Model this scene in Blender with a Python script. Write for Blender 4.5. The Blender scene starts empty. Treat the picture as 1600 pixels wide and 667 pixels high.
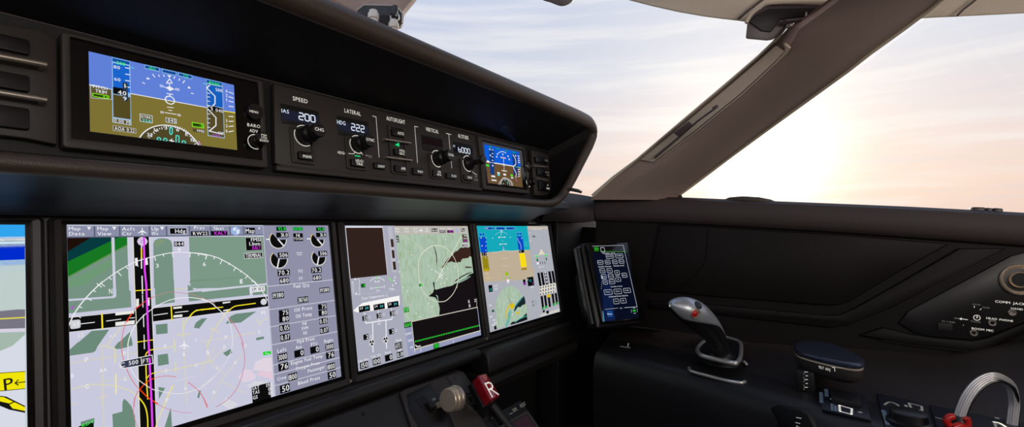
import bpy, bmesh, math
from mathutils import Vector, Matrix
V = Vector
F_PX, CXP, CYP = 752.0, 800.0, 333.5
# ------------------------------------------------------------------ camera
AX = V((0.56919785, 0.02284223, 0.82188323)).normalized()      # aircraft right   (x right, y down, z forward of the lens)
AZ = V((0.0, -0.99961401, 0.02778183)); AZ = (AZ - AX*AZ.dot(AX)).normalized()
AY = V((-0.82220059, 0.01581336, 0.56897815)); AY = (AY - AX*AY.dot(AX) - AZ*AY.dot(AZ)).normalized()
def ray(px, py):
    r = V(((px-CXP)/F_PX, (py-CYP)/F_PX, 1.0))
    return V((AX.dot(r), AY.dot(r), AZ.dot(r)))
def proj(P):
    c = AX*P.x + AY*P.y + AZ*P.z
    return CXP + F_PX*c.x/c.z, CYP + F_PX*c.y/c.z
sc = bpy.context.scene
COL = sc.collection
cd = bpy.data.cameras.new('camera'); cam = bpy.data.objects.new('camera', cd); COL.objects.link(cam)
cd.sensor_width = 36.0; cd.lens = 36.0*F_PX/1600.0; cd.clip_start = 0.01; cd.clip_end = 1000
cr = V((AX.x, AY.x, AZ.x)); cu = -V((AX.y, AY.y, AZ.y)); cb = -V((AX.z, AY.z, AZ.z))
cam.matrix_world = Matrix(((cr.x, cu.x, cb.x, 0), (cr.y, cu.y, cb.y, 0), (cr.z, cu.z, cb.z, 0), (0, 0, 0, 1)))
sc.camera = cam
sc.view_settings.view_transform = 'Standard'; sc.view_settings.look = 'None'
sc.view_settings.exposure = 0; sc.view_settings.gamma = 1; sc.view_settings.use_curve_mapping = False

# ------------------------------------------------------------------ materials
def lin(c):
    return tuple(((x/255.0)/12.92 if x/255.0 <= .04045 else ((x/255.0+.055)/1.055)**2.4) for x in c)
def surf(name, rgb, rough=.5, metal=0.0, bump=0.0, scale=400.0, spec=.5, vary=.15, coat=0.0, emis=None, estr=0.0):
    m = bpy.data.materials.new(name); m.use_nodes = True
    nt = m.node_tree; b = nt.nodes['Principled BSDF']
    b.inputs['Roughness'].default_value = rough; b.inputs['Metallic'].default_value = metal
    b.inputs['Specular IOR Level'].default_value = spec; b.inputs['Coat Weight'].default_value = coat
    tc = nt.nodes.new('ShaderNodeTexCoord'); nz = nt.nodes.new('ShaderNodeTexNoise')
    nz.inputs['Scale'].default_value = scale; nz.inputs['Detail'].default_value = 3
    nt.links.new(tc.outputs['Object'], nz.inputs['Vector'])
    mx = nt.nodes.new('ShaderNodeMix'); mx.data_type = 'RGBA'
    c = lin(rgb)
    mx.inputs['A'].default_value = (*[x*(1-vary) for x in c], 1); mx.inputs['B'].default_value = (*[min(1, x*(1+vary)) for x in c], 1)
    nt.links.new(nz.outputs['Fac'], mx.inputs['Factor']); nt.links.new(mx.outputs['Result'], b.inputs['Base Color'])
    if bump > 0:
        bp = nt.nodes.new('ShaderNodeBump'); bp.inputs['Strength'].default_value = bump; bp.inputs['Distance'].default_value = .001
        nt.links.new(nz.outputs['Fac'], bp.inputs['Height']); nt.links.new(bp.outputs['Normal'], b.inputs['Normal'])
    if emis:
        b.inputs['Emission Color'].default_value = (*lin(emis), 1); b.inputs['Emission Strength'].default_value = estr
    return m
_E = {}
def glow(c, k=1.0):
    key = (tuple(c), k)
    if key not in _E:
        m = bpy.data.materials.new('lit_%d_%d_%d' % tuple(c)); m.use_nodes = True; nt = m.node_tree; nt.nodes.clear()
        e = nt.nodes.new('ShaderNodeEmission'); e.inputs['Color'].default_value = (*lin(c), 1); e.inputs['Strength'].default_value = k
        o = nt.nodes.new('ShaderNodeOutputMaterial'); nt.links.new(e.outputs[0], o.inputs['Surface'])
        _E[key] = m
    return _E[key]
def relief():
    """map terrain: shaded relief colours shown by the screen"""
    m = bpy.data.materials.new('terrain_map'); m.use_nodes = True; nt = m.node_tree; nt.nodes.clear()
    tc = nt.nodes.new('ShaderNodeTexCoord'); mp = nt.nodes.new('ShaderNodeMapping'); mp.inputs['Rotation'].default_value = (0, .5, 0); mp.inputs['Scale'].default_value = (3, 1, 1.2)
    nz = nt.nodes.new('ShaderNodeTexNoise'); nz.inputs['Scale'].default_value = 55; nz.inputs['Detail'].default_value = 5; nz.inputs['Distortion'].default_value = .6
    cr_ = nt.nodes.new('ShaderNodeValToRGB'); r = cr_.color_ramp
    r.elements[0].position = .25; r.elements[0].color = (*lin((158, 174, 134)), 1); r.elements[1].position = .8; r.elements[1].color = (*lin((186, 200, 178)), 1)
    e = r.elements.new(.48); e.color = (*lin((168, 192, 172)), 1)
    em = nt.nodes.new('ShaderNodeEmission'); o = nt.nodes.new('ShaderNodeOutputMaterial')
    nt.links.new(tc.outputs['Object'], mp.inputs['Vector']); nt.links.new(mp.outputs[0], nz.inputs['Vector']); nt.links.new(nz.outputs['Fac'], cr_.inputs['Fac'])
    nt.links.new(cr_.outputs['Color'], em.inputs['Color']); nt.links.new(em.outputs[0], o.inputs['Surface'])
    return m
M = dict(
    leather=surf('black_leather', (30, 28, 27), .48, bump=.25, scale=900),
    lip=surf('padded_brown_black_leather', (72, 62, 54), .42, bump=.3, scale=900),
    hood=surf('soft_black_hood_lining', (20, 19, 21), .55, bump=.15, scale=700),
    under=surf('satin_black_underside', (32, 32, 38), .5, bump=.1, scale=700),
    plate=surf('charcoal_panel_paint', (54, 49, 45), .5, bump=.05, scale=1200),
    bezel=surf('dark_grey_bezel', (38, 36, 34), .45),
    black=surf('matt_black_plastic', (16, 15, 16), .4),
    deep=surf('deep_black', (9, 9, 10), .6),
    glassb=surf('black_display_glass', (6, 6, 8), .12),
    knob=surf('black_knob_rubber', (26, 25, 26), .38),
    chrome=surf('polished_steel', (224, 220, 214), .25, metal=.7, vary=.03),
    satin=surf('satin_nickel', (196, 186, 174), .33, metal=.75, vary=.05),
    silver=surf('brushed_silver_grip', (186, 192, 198), .34, metal=.6, vary=.05),
    brass=surf('brushed_champagne_metal', (222, 202, 178), .36, metal=.6, vary=.06, scale=150),
    red=surf('red_lacquer', (158, 10, 28), .15, coat=.8),
    redp=surf('red_plastic', (200, 30, 26), .35),
    white=surf('white_glow_marking', (235, 233, 226), .6, emis=(235, 233, 226), estr=.42),  # emission added to the marking colour, like backlit legends
    dimw=surf('grey_glow_marking', (150, 148, 142), .6, emis=(150, 148, 142), estr=.3),  # dimmer lettering, its colour glows by itself too
    sill=surf('brown_suede_sill', (60, 50, 49), .6, bump=.25, scale=900),
    wall=surf('black_side_wall_leather', (20, 17, 15), .5, bump=.25, scale=900, spec=.22),
    seam=surf('raised_seam_trim', (56, 48, 46), .4),
    pillar=surf('taupe_pillar_cover', (172, 152, 143), .62, bump=.15, scale=900),
    channel=surf('beige_pillar_channel', (206, 194, 176), .6),
    cream=surf('cream_headliner', (206, 194, 178), .7, bump=.12, scale=500),
    edge=surf('ivory_edge_seal', (214, 206, 184), .55),
    purple=surf('dark_plum_housing', (84, 74, 78), .45),
    blue=surf('navy_leather_pad', (40, 47, 62), .3, coat=.3, bump=.15, scale=900),
    console=surf('charcoal_console', (30, 29, 31), .42, bump=.15, scale=900),
    cpanel=surf('slate_console_panel', (30, 33, 44), .4),
    hose=surf('grey_braided_hose', (206, 204, 206), .4, metal=.3),
    fit=surf('white_nickel_fitting', (226, 216, 202), .35, metal=.3),
    carpet=surf('dark_carpet', (34, 32, 32), .9, bump=.5, scale=300),
    faint=surf('faint_blue_glow_marking', (92, 106, 124), .6, emis=(92, 106, 124), estr=.2),  # weak glow put into the colour of these marks
    lip2=surf('brown_black_bolster_leather', (50, 43, 39), .45, bump=.25, scale=900),
    terrain=relief(),
)

# ------------------------------------------------------------------ mesh builder
class MB:
    def __init__(s): s.v = []; s.f = []; s.m = []; s.mats = []
    def mi(s, mat):
        if mat is None: return 0
        if mat not in s.mats: s.mats.append(mat)
        return s.mats.index(mat)
    def add(s, vs, fs, mat=None):
        k = len(s.v); i = s.mi(mat); s.v += [V(p) for p in vs]
        for f in fs: s.f.append([k+q for q in f]); s.m.append(i)
        return s
    def prism(s, bot, top, mat=None):
        n = len(bot)
        return s.add(list(bot)+list(top), [list(range(n))[::-1], list(range(n, 2*n))]+[[i, (i+1) % n, n+(i+1) % n, n+i] for i in range(n)], mat)
    def loft(s, secs, mat=None, close=False, caps=True):
        n = len(secs[0]); k = len(secs); vs = [p for q in secs for p in q]; fs = []
        for i in range(k-1):
            for j in range(n if close else n-1):
                a = i*n+j; b = i*n+(j+1) % n; fs.append([a, b, b+n, a+n])
        if close and caps: fs += [list(range(n))[::-1], list(range((k-1)*n, k*n))]
        return s.add(vs, fs, mat)
    def tube(s, pts, r, mat=None, n=12, ell=1.0, up=V((0, 0, 1)), closed=False):
        pts = [V(p) for p in pts]; k = len(pts); secs = []; N = None
        for i, p in enumerate(pts):
            if closed: t = (pts[(i+1) % k]-pts[i-1]).normalized()
            else: t = (pts[min(i+1, k-1)]-pts[max(i-1, 0)]).normalized()
            if N is None:
                N = up - t*up.dot(t)
                if N.length < 1e-3: N = V((1, 0, 0)) - t*t.x
            else: N = N - t*N.dot(t)
            N.normalize(); B = t.cross(N); rr = r[i] if isinstance(r, (list, tuple)) else r
            secs.append([p + N*math.cos(2*math.pi*j/n)*rr*ell + B*math.sin(2*math.pi*j/n)*rr for j in range(n)])
        if closed: secs.append(secs[0]); return s.loft(secs, mat, True, False)
        return s.loft(secs, mat, True)
    def lathe(s, o, ax, prof, mat=None, n=28, caps=True):
        ax = V(ax).normalized(); a = ax.orthogonal().normalized(); b = ax.cross(a); o = V(o)
        secs = [[o + ax*h + (a*math.cos(2*math.pi*j/n)+b*math.sin(2*math.pi*j/n))*max(r, 1e-5) for j in range(n)] for r, h in prof]
        return s.loft(secs, mat, True, caps)
    def build(s, name, parent=None, mat=None, bevel=0.0, smooth=False, loc=None, seg=2, ang=40):
        org = V(loc) if loc is not None else (root_of(parent)['_o'] if parent is not None else V((0, 0, 0)))
        org = V(org)
        me = bpy.data.meshes.new(name); me.from_pydata([tuple(p-org) for p in s.v], [], s.f)
        if mat is not None: me.materials.append(mat)
        else:
            for m in s.mats: me.materials.append(m)
            me.polygons.foreach_set('material_index', s.m)
        bm = bmesh.new(); bm.from_mesh(me)
        if s.recalc: bmesh.ops.remove_doubles(bm, verts=bm.verts, dist=1e-6); bmesh.ops.recalc_face_normals(bm, faces=bm.faces)
        if bevel > 0:
            ed = [e for e in bm.edges if len(e.link_faces) == 2 and e.calc_face_angle(0) > math.radians(ang)]
            bmesh.ops.bevel(bm, geom=ed, offset=bevel, segments=seg, profile=.5, affect='EDGES', clamp_overlap=True)
        bm.to_mesh(me); bm.free()
        if smooth or bevel > 0:
            me.polygons.foreach_set('use_smooth', [True]*len(me.polygons))
            try: me.set_sharp_from_angle(angle=math.radians(38 if bevel == 0 else 50))
            except Exception: pass
        o = bpy.data.objects.new(name, me); COL.objects.link(o)
        if parent is not None: o.parent = parent
        else: o.location = org
        return o
    recalc = True
_O = {}
def root_of(o):
    while o.parent is not None: o = o.parent
    return _O[o.name]
def thing(name, label, cat, loc, group=None):
    o = bpy.data.objects.new(name, None); COL.objects.link(o); o.location = loc; o.empty_display_size = .02
    o['label'] = label; o['category'] = cat
    if group: o['group'] = group
    _O[o.name] = {'_o': V(loc)}
    return o
def tag(o, label, cat, group=None):
    o['label'] = label; o['category'] = cat
    if group: o['group'] = group
    return o
def struct(o): o['kind'] = 'structure'; return o

# ------------------------------------------------------------------ frames (real planes in the cockpit)
class Frame:
    def __init__(s, o, u, v):
        s.o = V(o); s.u = V(u).normalized(); v = V(v); s.v = (v - s.u*v.dot(s.u)).normalized(); s.n = s.u.cross(s.v)
    def hit(s, px, py, off=0.0):
        r = ray(px, py); return r*((s.o + s.n*off).dot(s.n)/r.dot(s.n))
    def loc(s, px, py, off=0.0):
        d = s.hit(px, py, off)-s.o; return d.dot(s.u), d.dot(s.v)
    def P(s, u, v, w=0.0): return s.o + s.u*u + s.v*v + s.n*w
    def scale(s, px, py, off=0.0):
        return (s.hit(px, py+1, off)-s.hit(px, py, off)).length
def rrect(u0, v0, u1, v1, r, n=4):
    u0, u1 = min(u0, u1), max(u0, u1); v0, v1 = min(v0, v1), max(v0, v1)
    r = min(r, (u1-u0)/2.01, (v1-v0)/2.01)
    if r <= 0: return [(u0, v0), (u1, v0), (u1, v1), (u0, v1)]
    out = []
    for cx, cy, a0 in ((u1-r, v0+r, -90), (u1-r, v1-r, 0), (u0+r, v1-r, 90), (u0+r, v0+r, 180)):
        for k in range(n+1):
            a = math.radians(a0+90*k/n); out.append((cx+r*math.cos(a), cy+r*math.sin(a)))
    return out
def slab(mb, fr, poly, w0, w1, mat=None):
    return mb.prism([fr.P(u, v, w0) for u, v in poly], [fr.P(u, v, w1) for u, v in poly], mat)
def slabpx(mb, fr, x0, y0, x1, y1, w0, w1, r=.001, mat=None):
    a = fr.loc(x0, y0, w1); b = fr.loc(x1, y1, w1)
    return slab(mb, fr, rrect(a[0], a[1], b[0], b[1], r), w0, w1, mat)
def polypx(mb, fr, pts, w0, w1, mat=None):
    return slab(mb, fr, [fr.loc(x, y, w1) for x, y in pts], w0, w1, mat)
def ring_frame(mb, fr, outer, inner, w0, w1, mat=None):
    """flat frame between two rounded rectangles with equal point counts"""
    n = len(outer); vs = [fr.P(u, v, w0) for u, v in outer]+[fr.P(u, v, w1) for u, v in outer]+[fr.P(u, v, w1) for u, v in inner]+[fr.P(u, v, w0) for u, v in inner]
    fs = []
    for i in range(n):
        j = (i+1) % n
        fs += [[i, j, n+j, n+i], [n+i, n+j, 2*n+j, 2*n+i], [2*n+i, 2*n+j, 3*n+j, 3*n+i], [3*n+i, 3*n+j, j, i]]
    return mb.add(vs, fs, mat)

def smooth_pts(pts, n=6):
    out = []; k = len(pts)
    for i in range(k-1):
        p0 = pts[max(i-1, 0)]; p1 = pts[i]; p2 = pts[i+1]; p3 = pts[min(i+2, k-1)]
        for j in range(n):
            t = j/n; out.append(tuple(.5*((2*b)+(-a+c)*t+(2*a-5*b+4*c-d)*t*t+(-a+3*b-3*c+d)*t**3) for a, b, c, d in zip(p0, p1, p2, p3)))
    out.append(tuple(pts[-1])); return out

# ------------------------------------------------------------------ glyph cache (Blender's built-in font)
CH = 'ABCDEFGHIJKLMNOPQRSTUVWXYZabcdefghijklmnopqrstuvwxyz0123456789.,/:-+<>()%°'
GL = {}
def make_glyphs():
    tmp = []
    for ch in CH:
        cu_ = bpy.data.curves.new('glyph', 'FONT'); cu_.body = ch; cu_.size = 1; cu_.resolution_u = 2
        o = bpy.data.objects.new('glyph', cu_); COL.objects.link(o); tmp.append((ch, o, cu_))
    dg = bpy.context.evaluated_depsgraph_get()
    for ch, o, cu_ in tmp:
        me = o.evaluated_get(dg).to_mesh()
        vs = [(p.co.x, p.co.y) for p in me.vertices]; fs = [list(p.vertices) for p in me.polygons]
        k0 = len(vs); vs = vs+[(x+.022, y) for x, y in vs]; fs = fs+[[i+k0 for i in f] for f in fs]      # a slightly bold face
        GL[ch] = (vs, fs); o.evaluated_get(dg).to_mesh_clear()
    for ch, o, cu_ in tmp:
        bpy.data.objects.remove(o); bpy.data.curves.remove(cu_)
make_glyphs()
_H = GL['H'][0]; CAPH = max(p[1] for p in _H)
def layout(txt):
    x = 0; out = []
    for ch in txt:
        if ch == ' ' or ch not in GL or not GL[ch][0]: x += .42; continue
        vs, fs = GL[ch]; a = min(p[0] for p in vs); b = max(p[0] for p in vs)
        w = b-a
        if ch in '.,:': out.append(([(p[0]-a+x, p[1]) for p in vs], fs)); x += w+.13; continue
        out.append(([(p[0]-a+x, p[1]) for p in vs], fs)); x += w+.1
    return out, max(x-.1, .01)

SEG = {'0': 'abcdef', '1': 'bc', '2': 'abged', '3': 'abgcd', '4': 'fgbc', '5': 'afgcd', '6': 'fgedc', '7': 'abc', '8': 'abcdefg', '9': 'abcdfg'}
_rs = [7]
def jag(pts, amp, n=5):
    """ragged coastline through the given points"""
    out = []
    for (a, b), (c_, d) in zip(pts, pts[1:]+pts[:1]):
        for j in range(n):
            t = j/n; _rs[0] = (_rs[0]*1103515245+12345) & 0x7fffffff; r1 = _rs[0]/0x7fffffff-.5; _rs[0] = (_rs[0]*1103515245+12345) & 0x7fffffff; r2 = _rs[0]/0x7fffffff-.5
            out.append((a+(c_-a)*t+r1*amp, b+(d-b)*t+r2*amp))
    return out
class Canvas:
    """flat graphics on a screen or markings on a panel; every piece is laid on the plane itself"""
    def __init__(s, fr, clip=None, base=.0004, step=.00006):
        s.fr = fr; s.mb = MB(); s.mb.recalc = False; s.clip = clip; s.base = base; s.step = step; s.x0 = s.y0 = 0; s.s = 1; s.lay = 1
    def view(s, x0, y0, k): s.x0, s.y0, s.s = x0, y0, k; return s
    def at(s, x, y): return s.fr.loc(s.x0+x/s.s, s.y0+y/s.s, s.base)
    def sc(s, x, y): return s.fr.scale(s.x0+x/s.s, s.y0+y/s.s, s.base)/s.s
    def L(s, n): s.lay = n; return s
    def clipf(s, poly):
        if s.clip is None: return poly
        a0, b0, a1, b1 = s.clip
        for ax, lim, sg in ((0, a0, 1), (0, a1, -1), (1, b0, 1), (1, b1, -1)):
            out = []; n = len(poly)
            for i in range(n):
                p, q = poly[i], poly[(i+1) % n]; dp = (p[ax]-lim)*sg; dq = (q[ax]-lim)*sg
                if dp >= 0: out.append(p)
                if (dp >= 0) != (dq >= 0):
                    t = dp/(dp-dq); out.append((p[0]+(q[0]-p[0])*t, p[1]+(q[1]-p[1])*t))
            poly = out
            if len(poly) < 3: return []
        return poly
    def raw(s, poly, col):
        poly = s.clipf(poly)
        if len(poly) < 3: return
        a = sum(poly[i-1][0]*poly[i][1]-poly[i][0]*poly[i-1][1] for i in range(len(poly)))
        if a < 0: poly = poly[::-1]
        w = s.base + s.step*s.lay
        s.mb.add([s.fr.P(u, v, w) for u, v in poly], [list(range(len(poly)))], col if not isinstance(col, tuple) else glow(col))
    def poly(s, pts, col): s.raw([s.at(*p) for p in pts], col); return s
    def rect(s, x0, y0, x1, y1, col, r=0):
        a = s.at(x0, y0); b = s.at(x1, y1); s.raw(rrect(a[0], a[1], b[0], b[1], r*s.sc(x0, y0), 3), col); return s
    def box(s, x0, y0, x1, y1, col, w=1.5, r=0):
        a = s.at(x0, y0); b = s.at(x1, y1); k = s.sc(x0, y0); q = rrect(a[0], a[1], b[0], b[1], r*k, 3); s.seg(q+[q[0]], w*k, col); return s
    def seg(s, q, w, col):
        for i in range(len(q)-1):
            p, r = V(q[i]+(0,)) if len(q[i]) == 2 else V(q[i]), V(q[i+1]+(0,)); d = r-p
            if d.length < 1e-7: continue
            d.normalize(); n = V((-d.y, d.x, 0))*w/2; e = d*w*.3
            s.raw([tuple((p-n-e)[:2]), tuple((r-n+e)[:2]), tuple((r+n+e)[:2]), tuple((p+n-e)[:2])], col)
    def line(s, pts, w, col):
        k = s.sc(*pts[len(pts)//2]); s.seg([s.at(*p) for p in pts], w*k, col); return s
    def curve(s, pts, w, col, n=5): return s.line(smooth_pts(pts, n), w, col)
    def disc(s, x, y, r, col, a0=0, a1=360, n=20):
        c = s.at(x, y); k = s.sc(x, y)*r; q = [(c[0]+k*math.cos(math.radians(a0+(a1-a0)*i/n)), c[1]+k*math.sin(math.radians(a0+(a1-a0)*i/n))) for i in range(n if a1-a0 >= 360 else n+1)]
        if a1-a0 < 360: q.append(c)
        s.raw(q, col); return s
    def ring(s, x, y, r, w, col, a0=0, a1=360, n=28):
        c = s.at(x, y); k = s.sc(x, y); s.seg([(c[0]+k*r*math.cos(math.radians(a0+(a1-a0)*i/n)), c[1]+k*r*math.sin(math.radians(a0+(a1-a0)*i/n))) for i in range(n+1)], w*k, col); return s
    def text(s, t, x0, x1, y, h, col, ang=0):
        """text from x0 to x1 on the baseline y (both in view units), capital height h"""
        gs, W = layout(t); a = s.at(x0, y); k = s.sc(x0, y)*h/CAPH
        if x1 is None: kx = k*.9
        else: kx = abs(s.at(x1, y)[0]-a[0])/W if ang == 0 else s.sc(x0, y)*abs(x1-x0)/W
        if kx > k*1.12: a = (a[0]+(kx-k*1.12)*W/2, a[1]); kx = k*1.12
        ca, sa = math.cos(math.radians(ang)), math.sin(math.radians(ang)); w = s.base+s.step*s.lay; m = glow(col) if isinstance(col, tuple) else col
        for vs, fs in gs:
            s.mb.add([s.fr.P(a[0]+p[0]*kx*ca-p[1]*k*sa, a[1]+p[0]*kx*sa+p[1]*k*ca, w) for p in vs], fs, m)
        return s
    def tbox(s, t, x0, y0, x1, y1, fg, bg=(12, 12, 14), rim=None, pad=.12):
        s.L(s.lay).rect(x0, y0, x1, y1, bg); l = s.lay
        if rim: s.L(l+1).box(x0, y0, x1, y1, rim, 4)
        hgt = abs(y1-y0); sl = 0
        a = s.at(x0, y0); b = s.at(x1, y1); k = s.sc(x0, y0); H = abs(b[1]-a[1]); W = abs(b[0]-a[0]); gs, TW = layout(t)
        kk = H*(1-2.4*pad)/CAPH; kx = min(kk*.95, W*.88/TW); w = s.base+s.step*(l+2); m = glow(fg)
        u0 = max(a[0], b[0])-W*.06-TW*kx; v0 = min(a[1], b[1])+H*pad*1.2
        for vs, fs in gs: s.mb.add([s.fr.P(u0+p[0]*kx, v0+p[1]*kk, w) for p in vs], fs, m)
        s.L(l); return s
    def seven(s, t, x0, x1, y0, y1, col):
        """seven segment figures between x0..x1, top y0 bottom y1 at x0"""
        a = s.at(x0, y1); b = s.at(x0, y0); W = s.at(x1, y1)[0]-a[0]; H = b[1]-a[1]; n = len(t); cw = W/n; w = cw*.72; th = cw*.17
        for i, ch in enumerate(t):
            u = a[0]+i*cw; v = a[1]; g = th*.55
            S = dict(a=((u+g, v+H), (u+w-g, v+H)), b=((u+w, v+H-g), (u+w, v+H/2+g*.5)), c=((u+w, v+H/2-g*.5), (u+w, v+g)), d=((u+g, v), (u+w-g, v)), e=((u, v+g), (u, v+H/2-g*.5)), f=((u, v+H/2+g*.5), (u, v+H-g)), g=((u+g, v+H/2), (u+w-g, v+H/2)))
            for k in SEG.get(ch, ''): s.seg(list(S[k]), th, col)
        return s
    def build(s, name, parent):
        return s.mb.build(name, parent)
WH = (236, 236, 240); BK = (14, 13, 14); GR = (60, 230, 60); MG = (230, 60, 240); YE = (250, 230, 40); LAV = (201, 201, 222); FG = (118, 146, 130); SLT = (143, 144, 168)
mainF = Frame((.137, .6163, .0019), (1, 0, 0), (0, .1624, .9867))
fcuF = Frame((0, .545, .0695), (1, 0, 0), (0, .1305, .9914))
pedF = Frame((0, .555, -.248), (1, 0, 0), (0, .7071, .7071))
tabF = Frame((1.0044, .4842, -.0396), (.849, -.528, .011), (.162, .279, .947))
wallF = Frame((1.15, .62, 0), (.1609, -.987, 0), (0, 0, 1))
conF = Frame((0, 0, -.28), (0, -1, 0), (1, 0, 0))
XL = -.36                                                        # left end of everything that runs across

# ================================================================== main displays
SW = .2845; SH = .2134
def display(k, label):
    u0 = k*1.101*SW
    t = thing('display_unit', label, 'display', mainF.P(u0+SW/2, -SH, 0), 'four large displays across the instrument panel')
    mb = MB(); n = 4
    out = rrect(u0-.0128, -SH-.0155, u0+SW+.0128, .0075, .004, n); mid = rrect(u0-.0095, -SH-.0125, u0+SW+.0095, .005, .003, n)
    inn = rrect(u0-.0045, -SH-.005, u0+SW+.0045, .0035, .001, n)
    N = len(out); rings = [(out, -.0055), (out, .001), (mid, .0045), (inn, .0035), (inn, 0.0)]
    mb.loft([[mainF.P(u, v, w) for u, v in q] for q, w in rings], close=True, caps=False)
    mb.build('bezel', t, M['bezel'], smooth=True)
    g = MB(); slab(g, mainF, rrect(u0-.0048, -SH-.0052, u0+SW+.0048, .0037, 0), -.004, 0); g.build('screen_glass', t, M['glassb'])
    return t, (u0, -SH, u0+SW, 0)
def screw(fr, px, py, parent, r=.0028, w=.0005, mat='satin'):
    p = fr.hit(px, py, w); mb = MB(); mb.lathe(p, fr.n, [(r, -.002), (r, .0006), (r*.8, .0012), (r*.35, .0012), (r*.3, .0006), (0, .0006)])
    return mb.build('screw', parent, M[mat], smooth=True)

# ---- display 0 (only its right edge is in the picture)
t, clip = display(-1, 'leftmost large display, cut by the picture edge, with a yellow P taxiway sign')
c = Canvas(mainF, clip)
c.L(0).raw([(clip[0], clip[1]), (clip[2], clip[1]), (clip[2], clip[3]), (clip[0], clip[3])], (196, 205, 214))
c.view(0, 340, 2.04).L(1)
c.rect(-400, 18, 80, 66, (48, 164, 236)).rect(-400, 66, 80, 72, WH).rect(-400, 72, 80, 76, (40, 60, 90)).rect(-400, 76, 80, 92, (205, 228, 240)).rect(-400, 92, 80, 97, (60, 90, 150))
c.rect(-400, 98, 80, 152, (0, 44, 205)).rect(-400, 152, 80, 170, (170, 205, 225)).rect(-400, 170, 80, 290, (190, 205, 202))
c.poly([(-400, 300), (80, 292), (80, 352), (-400, 368)], (120, 118, 130)).poly([(-400, 368), (80, 352), (80, 362), (-400, 380)], (215, 208, 226)).poly([(-400, 288), (80, 284), (80, 292), (-400, 300)], (210, 214, 216))
c.L(2).line([(-400, 345), (80, 318)], 4, (228, 220, 70))
c.L(1).poly([(-400, 380), (80, 364), (80, 372), (40, 408), (0, 425), (-400, 450)], (164, 184, 172)).poly([(80, 372), (80, 700), (-400, 700), (-400, 450), (0, 425), (40, 408)], (214, 218, 230))
c.L(2).poly([(-400, 520), (80, 490), (80, 544), (-400, 590)], (240, 228, 10)); c.L(3).line([(-400, 590), (80, 545)], 2, (30, 30, 20)).line([(-400, 520), (80, 490)], 2, (60, 60, 20)).text('P', 14, 36, 552, 38, (30, 30, 20), 4).line([(48, 527), (80, 523)], 3, (30, 30, 20)).line([(58, 517), (48, 527), (58, 534)], 3, (30, 30, 20))
c.L(2).poly([(-60, 560), (20, 570), (80, 600), (80, 622), (30, 612), (-60, 575)], (20, 20, 20)); c.L(3).poly([(-60, 563), (12, 572), (42, 586), (30, 592), (-60, 572)], (240, 228, 10)).poly([(30, 596), (46, 588), (80, 604), (80, 616), (40, 608)], (240, 228, 10))
c.build('taxi_view_graphics', t); screw(mainF, 63, 690, t)

# ---- display 1: airport map and engine page
t, clip = display(0, 'large display showing an airport taxi map with a grey engine readout column')
MR = mainF.loc(411, 369)[0]; mclip = (clip[0], clip[1], MR, clip[3]); full = clip
c = Canvas(mainF, mclip)
c.L(0).raw([(clip[0], clip[1]), (MR, clip[1]), (MR, clip[3]), (clip[0], clip[3])], LAV)
A = (95, 345, 6.667); B = (315, 345, 6.667); C = (95, 440, 6.667); D = (315, 440, 6.667); E_ = (95, 535, 6.667); G = (315, 535, 6.667); H_ = (95, 587, 8.333)
c.view(*A).L(1).poly([(40, 165), (752, 165), (770, 667), (40, 667)], (205, 205, 222))
c.L(2).poly([(40, 165), (527, 165), (545, 700), (40, 700)], FG).poly([(557, 165), (690, 165), (708, 700), (573, 700)], FG)
c.L(3).poly([(40, 165), (330, 165), (40, 340)], (30, 14, 10)).poly([(330, 165), (524, 165), (524, 208), (40, 440), (40, 340)], (6, 58, 62)).poly([(560, 165), (620, 165), (560, 190)], (6, 58, 62))
c.poly([(524, 208), (527, 330), (40, 600), (40, 440)], (22, 118, 34)).poly([(560, 190), (620, 165), (690, 165), (692, 245), (563, 310)], (22, 118, 34))
c.L(4).poly([(527, 330), (528, 345), (40, 612), (40, 598)], (90, 145, 70)).poly([(692, 245), (692, 256), (563, 322), (563, 310)], (90, 145, 70)).poly([(40, 640), (530, 400), (533, 470), (250, 667), (40, 700)], (110, 152, 118))
c.L(2).poly([(970, 700), (963, 240), (975, 205), (1010, 186), (1060, 180), (1110, 186), (1145, 205), (1160, 245), (1178, 700)], FG)
c.L(3).poly([(975, 245), (990, 210), (1040, 195), (1100, 200), (1000, 270)], (128, 152, 120))
c.L(2).poly([(1335, 165), (2200, 165), (2200, 700), (1350, 700)], (124, 152, 134))
c.view(*C).L(2).poly([(60, -20), (543, -20), (543, 140), (530, 152), (60, 182)], FG).poly([(60, 203), (560, 170), (578, 150), (573, -20), (708, -20), (712, 92), (728, 97), (733, 266), (60, 334)], FG)
c.poly([(975, -20), (1178, -20), (1187, 215), (987, 242)], FG).poly([(1350, -20), (1340, 10), (1410, 72), (1600, 62), (3000, -60), (3000, -120)], FG)
c.poly([(1322, 28), (1390, 85), (1324, 100)], FG).poly([(1325, 112), (1960, 55), (1970, 140), (1335, 206)], FG).poly([(1990, 52), (2200, 30), (2200, 125), (2000, 142)], FG)
c.poly([(140, 670), (322, 512), (505, 498), (385, 670)], (108, 138, 122)).poly([(565, 670), (720, 523), (748, 640), (745, 670)], (108, 138, 122))
for q in ([(988, 448), (1110, 435), (1113, 538), (993, 550)], [(1385, 480), (1405, 430), (1440, 400), (1525, 378), (1440, 488)]): c.poly(q, (108, 138, 122))
c.view(*E_)
for q in ([(80, 85), (180, -5), (400, -5), (362, 88), (330, 105), (80, 140)], [(555, 50), (600, -5), (745, -5), (705, 45), (620, 66), (572, 68)], [(1008, 130), (1115, 115), (1125, 225), (1012, 245)], [(1018, 465), (1085, 475), (1022, 585)], [(1420, 570), (1440, 500), (1460, 505), (1440, 582)], [(640, 667), (645, 610), (665, 588), (740, 667)]): c.poly(q, (108, 138, 122))
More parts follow.
